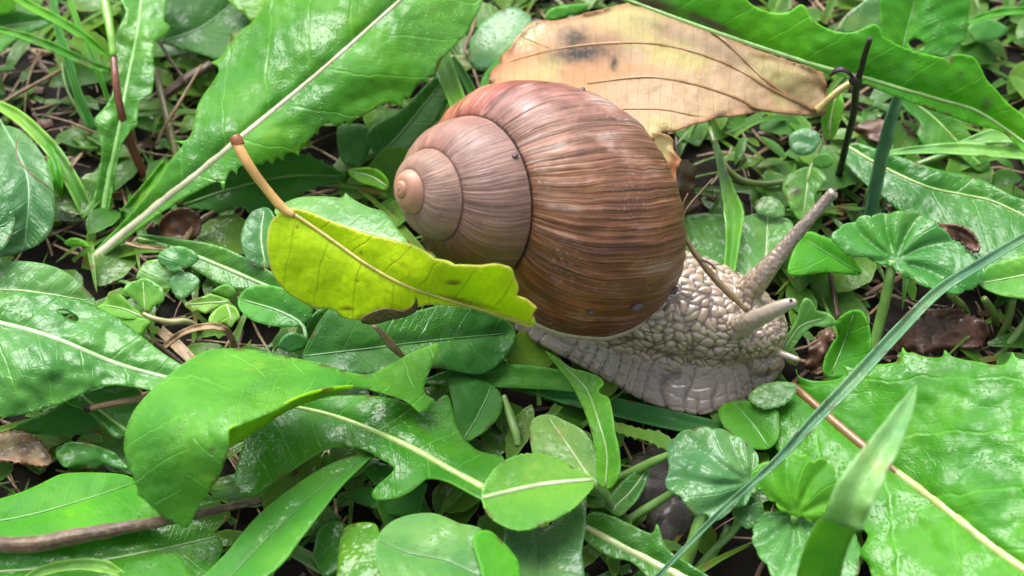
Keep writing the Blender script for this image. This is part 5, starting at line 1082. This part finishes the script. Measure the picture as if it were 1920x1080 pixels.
tag(tube('leaf_stalk', [(1402,960,.6),(1370,1000,.45),(1335,1035,.3),(1300,1075,.15)], [.05,.055,.055,.05], RIB, None, (0.12,0.28,0.05)), 'green stalk beneath the thin end of the long blade', 'stalk')
tag(tube('leaf_stalk', [(1365,985,.5),(1350,1020,.35),(1325,1060,.2)], [.045,.045,.045], RIB, None, (0.12,0.27,0.05)), 'short stalk beside the dewy leaf stalk', 'stalk')
for i, (a, bq, lab) in enumerate([((1845,560),(1868,610),'thin stalk dropping below the edge leaf'), ((1900,560),(1870,640),'leaning pale stalk at the right edge'), ((1935,580),(1860,680),'long dim stalk at the right edge above the dandelion teeth'), ((1780,552),(1815,592),'short stalk hanging below the wide scalloped leaf')]):
    tag(tube('leaf_stalk', [(a[0],a[1],.75),((a[0]+bq[0])/2+6,(a[1]+bq[1])/2,.45),(bq[0],bq[1],.12)], [.05,.052,.05], RIB, None, (0.15,0.25,0.06)), lab, 'stalk')
bs = thing('black_stick', 'thin black broken stick standing upright at the top right', 'stick', P(1572,338,.05))
tube('stem', [(1568,345,.1),(1578,308,.75),(1586,270,1.25),(1600,215,1.95),(1605,165,2.6),(1615,128,3.05),(1622,100,3.35),(1631,73,3.65)], [.06,.05,.046,.048,.05,.043,.042,.034], BLACKTWIG, bs, None, 10, wob=.12)
tube('node', [(1601,156,2.72),(1604,149,2.8),(1606,143,2.88)], [.06,.10,.06], BLACKTWIG, bs, None, 10, wob=.1)
tube('side_twig', [(1602,152,2.75),(1594,138,2.95),(1580,131,3.0),(1566,133,2.95),(1558,142,2.8)], [.02,.025,.034,.038,.015], BLACKTWIG, bs, None, 7, wob=.3)
tag(tube('dry_stalk', [(-30,1020,1.45),(60,1021,1.5),(140,1006,1.5),(220,992,1.45),(300,978,1.35),(400,957,1.1),(490,938,.85)], [.095,.10,.095,.08,.065,.05,.04], DRYSTALK, None, None, 16, wob=.12), 'thick dry brown stalk lying across the bottom left', 'stalk')
st = thing('straw', 'dry straw lying over the snail neck from shell to head', 'straw', P(1402,584,1.5))
tube('stem', [(1274,408,2.75),(1283,440,2.62),(1300,470,2.45),(1330,510,2.2),(1365,547,1.98),(1402,583,1.72)], [.022,.035,.04,.045,.05,.035], STRAW, st, None, 7, wob=.2)
tube('fibre', [(1278,412,2.75),(1290,388,2.85),(1312,362,2.95),(1336,335,3.05)], [.014,.012,.010,.008], STRAW, st, None, 5)
tube('fibre', [(1277,410,2.75),(1280,385,2.85),(1290,362,2.95)], [.012,.010,.008], STRAW, st, None, 5)
tube('split_end', [(1310,487,2.4),(1328,492,2.42),(1342,504,2.35)], [.016,.016,.01], TWIG, st, None, 5)
tag(tube('straw', [(-10,202,.6),(40,172,.65),(85,148,.65),(128,123,.6)], [.022,.03,.032,.025], STRAW), 'pale straw at the left edge pointing to the dark leaning blade', 'straw')
tag(tube('straw', [(88,217,.5),(130,229,.5),(165,243,.45),(190,253,.4)], [.015,.02,.02,.012], STRAW), 'short light straw left of the crinkled leaf', 'straw')
tag(tube('straw', [(293,272,.4),(312,232,.6),(338,190,.75),(378,122,.9)], [.022,.026,.026,.02], STRAW), 'slanting pale straw between crinkled leaf and dandelion leaf', 'straw')
tag(tube('straw', [(297,76,.75),(318,110,.72),(352,157,.65)], [.028,.028,.02], TWIG), 'grey brown straw crossing the slanting pale straw', 'straw')
tag(tube('twig', [(300,185,.45),(345,152,.5),(402,118,.5)], [.07,.085,.09], TWIG, wob=.15), 'thick brown twig in shade behind the dandelion leaf', 'twig')
tag(tube('leaf_stalk', [(292,130,.7),(303,180,.6),(318,240,.45),(332,300,.25)], [.05,.055,.06,.055], RIB, None, (0.12,0.11,0.03)), 'brownish green stalk beside the slanting straw', 'stalk')
ds = thing('dry_stalk', 'short tan stalk with blackened end under the wet lobed leaf', 'stalk', P(166,766,1.0))
tube('shaft', [(166,766,1.05),(205,758,1.08),(250,750,1.05),(290,744,.95)], [.04,.042,.045,.05], STRAW, ds)
tube('black_end', [(158,767,1.04),(163,766,1.05),(169,765,1.06)], [.035,.055,.044], BLACKTWIG, ds)
blade('dead_strand', 'arched brown dead grass blade over the straw', [(305,652,.55),(345,622,.85),(390,611,.95),(420,616,.9),(436,638,.65),(440,662,.4)], [9,11,12,11,10,12], (0.30,0.16,0.08), .2, .03, 'dead grass', mat=STRAW)
blade('dead_strand', 'flat straw coloured dead blade on the soil right of the parsley sprig', [(300,618,.35),(335,650,.38),(372,688,.36)], [18,22,18], (0.4,0.3,0.2), .1, .02, 'dead grass', mat=STRAW)
blade('dead_strand', 'narrow dry strip at the dandelion base', [(235,455,.55),(270,462,.55),(325,468,.5)], [4,7,3], (0.4,0.33,0.2), .1, .02, 'dead grass', mat=STRAW)
tag(tube('twig', [(345,452,.5),(362,430,.5),(378,412,.55),(402,396,.6)], [.05,.045,.04,.025], STRAW, wob=.15), 'pale crooked twig below the serrated dark leaf', 'twig')
tag(tube('straw', [(892,30,.75),(884,60,.75),(872,92,.7),(884,104,.7),(925,106,.7)], [.03,.03,.03,.035,.03], STRAW), 'bent grey straw left of the blue green leaf', 'straw')
blade('grass_strand', 'pale flat blade behind the shell top', [(838,108,.6),(880,116,.62),(930,120,.6)], [12,22,18], (0.2,0.26,0.15), .4, .03, group=GG)
tag(tube('straw', [(945,742,.6),(955,775,.55),(966,808,.5),(972,836,.4)], [.035,.06,.06,.045], RIB, None, (0.22,0.38,0.10)), 'pale green stem scrap between shade leaf and clover', 'stem')
tag(tube('twig', [(1555,500,.35),(1562,540,.3),(1572,600,.2)], [.035,.035,.04], TWIG, wob=.15), 'thin upright twig behind the cupped leaf', 'twig')
tag(tube('straw', [(76,96,.7),(58,135,.6),(50,170,.5),(46,214,.35)], [.016,.02,.02,.014], STRAW), 'thin grey straw curving down at the left edge', 'straw')
tag(tube('straw', [(30,262,1.35),(33,296,1.4),(58,326,1.38),(92,352,1.25),(118,380,1.0)], [.010,.012,.012,.012,.008], STRAW), 'fine pale fibre looping over the heart shaped leaf', 'straw')
tag(tube('leaf_stalk', [(116,118,.7),(124,162,.6),(146,206,.45),(166,238,.3)], [.02,.022,.022,.02], RIB, None, (0.12,0.26,0.05)), 'thin green stalk beside the dark leaning blade', 'stalk')
tag(tube('straw', [(250,278,.4),(285,288,.45),(330,294,.4)], [.014,.018,.012], STRAW), 'short straw lying at the foot of the red stalk', 'straw')
tag(tube('straw', [(1505,655,.35),(1530,640,.4),(1552,628,.4)], [.012,.016,.012], STRAW), 'tiny pale straw in front of the snail mouth', 'straw')
tag(tube('straw', [(1120,800,.4),(1170,812,.45),(1225,838,.4)], [.012,.016,.012], STRAW), 'fine straw below the pressed grass strand', 'straw')
# bark, stones and crumbs
def flake(name, label, outline, ctrl, mat, wr=.1, thick=.035, cat='bark'):
    r, _ = leaf(name, label, outline, ctrl, (0.2,0.1,0.05), .5, cat=cat, mat=mat, wrinkle=wr * 1.7, thick=thick, blade='flake', teeth=(9, 5), step=4, edge_curl=.08)
    return r
flake('bark_flake', 'curled reddish bark flake right of the shell under the dead leaf', [(1262,310),(1285,300),(1305,318),(1300,352),(1312,380),(1300,400),(1275,405),(1262,380)], [(1265,320,1.0),(1300,320,.8),(1300,395,.5),(1268,395,.9)], BARK, .16)
flake('bark_flake', 'red brown bark chunk beneath the dandelion leaf base', [(300,420),(318,400),(345,392),(372,410),(368,440),(340,452),(306,448)], [(305,430,.3),(345,395,.65),(368,430,.5),(335,450,.35)], BARK, .12)
flake('bark_flake', 'long reddish bark strip in the gap under the grass blade at right', [(1660,640),(1700,600),(1760,580),(1840,600),(1850,640),(1780,655),(1700,660)], [(1665,640,.15),(1760,585,.4),(1845,620,.3),(1740,655,.15)], BARK, .12)
flake('bark_flake', 'rusty bark scrap near the black stick', [(1600,240),(1640,225),(1690,232),(1722,262),(1690,275),(1640,262)], [(1605,240,.35),(1690,235,.4),(1715,265,.3)], BARK, .1)
flake('bark_flake', 'orange brown bark piece in front of the snail mouth', [(1512,690),(1520,655),(1540,622),(1562,618),(1560,645),(1545,668),(1545,700)], [(1515,688,.2),(1545,625,.5),(1545,695,.25)], BARK, .1)
flake('bark_flake', 'flat brown bark behind the edge of the glossy leaf', [(1752,424),(1775,420),(1812,432),(1835,455),(1830,470),(1795,450)], [(1755,425,.95),(1830,462,.95),(1800,430,1.0)], BARK, .05, cat='bark')
clod('stone', 'grey brown stone beside the dewy leaf stalks', 'stone', 1215, 905, .02, .42, STONE, 3, shape=(1.1,.9))
clod('stone', 'dark stone below the dewy leaf stalks', 'stone', 1262, 970, .0, .40, STONE, 4, shape=(1.2,.8))
clod('stone', 'small grey stone under the strap leaf', 'stone', 1240, 870, -.02, .28, STONE, 6)
from mathutils.bvhtree import BVHTree
SBV = BVHTree.FromPolygons([Vector(v) for v in np.vstack([V1, V2])], [tuple(int(k) for k in f) for f in SF])
def on_shell(x, y):
    d = Vector(P(x, y, 0.0) - CAM).normalized()
    hit = SBV.ray_cast(Vector(CAM), d)
    return hit[0].z + 0.01 if hit[0] is not None else 2.0
for lab, x, y, s_, sh in (('black soil crumb stuck on the shell near its lip', 1193, 574, .075, (1, 1)), ('smaller soil crumb on the shell rim left of the black crumb', 1106, 584, .045, (1.3, .8)), ('soil smear at the shell lip corner above the neck', 1262, 545, .06, (1.3, .8)),
                          ('speck of soil on the top seam of the shell', 1092, 168, .03, (1, 1)), ('soil speck where the shell seam meets the reddish band', 966, 292, .03, (1, 1.4))):
    clod('dirt_clump', lab, 'soil', x, y, on_shell(x, y), s_, DIRT, int(x), shape=sh)

# ------------------------------------------------------------------ ground litter and undergrowth, masses nobody could count
def px_of(p):
    d = p - CAM; dep = -(d @ BK)
    return 960 + S0 * (d @ RT) / dep, 540 - S0 * (d @ UP) / dep
def litter(name, label, n, mat, lmin, lmax, wmin, wmax, zmax, seed):
    r = np.random.default_rng(seed); V_ = []; F_ = []
    for i in range(n):
        x = r.uniform(-12, 12); y = r.uniform(-8, 12)
        L = r.uniform(lmin, lmax); a = r.uniform(0, 2 * math.pi); wd = r.uniform(wmin, wmax); z = r.uniform(0.0, zmax)
        dx, dy = math.cos(a), math.sin(a); bend = r.normal() * 0.04 * L; tl = r.normal() * 0.18
        k = len(V_); m = 4
        for j in range(m + 1):
            t = j / m - 0.5
            cx = x + dx * L * t - dy * bend * (0.25 - t * t) * 4; cy = y + dy * L * t + dx * bend * (0.25 - t * t) * 4
            cz = ground_h(np.array(cx), np.array(cy)) + z + tl * L * t * 0.5 + 0.02 + 0.03 * L * (0.25 - t * t)
            ww = wd * (1 - 0.5 * abs(t))
            V_ += [(cx - dy * ww, cy + dx * ww, cz), (cx, cy, cz + ww * 0.7), (cx + dy * ww, cy - dx * ww, cz)]
        for j in range(m):
            q = k + j * 3
            F_ += [(q, q + 1, q + 4, q + 3), (q + 1, q + 2, q + 5, q + 4)]
    o = mesh_obj(name, V_, F_, mat); o['kind'] = 'stuff'; o['label'] = label
litter('straw_litter', 'loose dry straw fibres scattered over the soil', 1500, STRAW, .3, 1.6, .008, .028, .18, 21)
litter('twig_litter', 'brown dead stems and needles scattered over the soil', 1300, TWIG, .3, 1.8, .012, .04, .16, 22)
litter('bark_litter', 'small reddish bark scraps scattered over the soil', 500, BARK, .15, .5, .04, .12, .1, 23)
CLEAR = [(330,430,50),(350,660,50),(590,330,45),(1700,620,70),(1540,650,30),(1230,920,60),(1390,1040,40),(40,890,35),(600,260,35),(1440,330,30)]
def undergrowth(name, label, n, seed, inside_frame):
    r = np.random.default_rng(seed); V_ = []; F_ = []; LV = []; ED = []; TO = []
    cnt = 0
    while cnt < n:
        if inside_frame: x = r.uniform(-11, 11); y = r.uniform(-7.5, 10)
        else: x = r.uniform(-17, 17); y = r.uniform(-12, 18)
        px, py = px_of(np.array([x, y, .2]))
        inn = -330 < px < 2250 and -260 < py < 1340
        if inside_frame != inn: continue
        if inside_frame and any((px - a) ** 2 + (py - b) ** 2 < c * c for a, b, c in CLEAR): continue
        cnt += 1
        a = r.uniform(0, 2 * math.pi)
        if inside_frame: L = r.uniform(.25, 1.05); z = r.uniform(.02, .45); pit = r.normal() * .12
        else: L = r.uniform(1.2, 4.0); z = r.uniform(.1, 1.3); pit = r.normal() * .25
        wd = L * r.uniform(.13, .36); grass = r.random() < .42; tone_ = r.uniform(0, 1) ** 1.5
        if grass: wd = r.uniform(.025, .08); L = L * 1.8 if inside_frame else min(L * 1.2, 3.0); pit *= .4
        dx, dy = math.cos(a), math.sin(a); k = len(V_); m = 9; droop = r.uniform(.05, .25) * L; tw = r.normal() * .25
        for j in range(m + 1):
            t = j / m
            ww = wd * (math.sin(math.pi * min(1, t * .96 + .03)) ** .7 if not grass else (1 - t) ** .6) * (1 + .06 * math.sin(j * 2.1 + a))
            cx = x + dx * L * (t - .5); cy = y + dy * L * (t - .5); cz = max(0.0, z + pit * L * (t - .5) - droop * (2 * t - 1) ** 2 * .5) 
            if inside_frame: cz = min(cz, .46)
            for u in (-1, -.5, 0, .5, 1):
                V_.append((cx - dy * ww * u, cy + dx * ww * u, cz + abs(u) * ww * .22 + tw * u * ww))
                LV.append((t * 6 - abs(u) * 1.2 + 3, abs(u) * ww, .7)); ED.append((1 - abs(u)) * ww); TO.append(tone_)
        for j in range(m):
            for u in range(4):
                q = k + j * 5 + u
                F_.append((q, q + 5, q + 6, q + 1))
    o = mesh_obj(name, V_, F_, LEAF, attrs={'lv': LV, 'edge': ED, 'stain': np.zeros(len(V_)), 'tone': TO})
    o.color = (0.042, 0.160, 0.016, .55); o['kind'] = 'stuff'; o['label'] = label
undergrowth('undergrowth', 'low tangled small leaves and grass between the big leaves', 2600, 31, True)
undergrowth('surrounding_undergrowth', 'dense low weeds and grass growing on around the snail', 1500, 33, False)
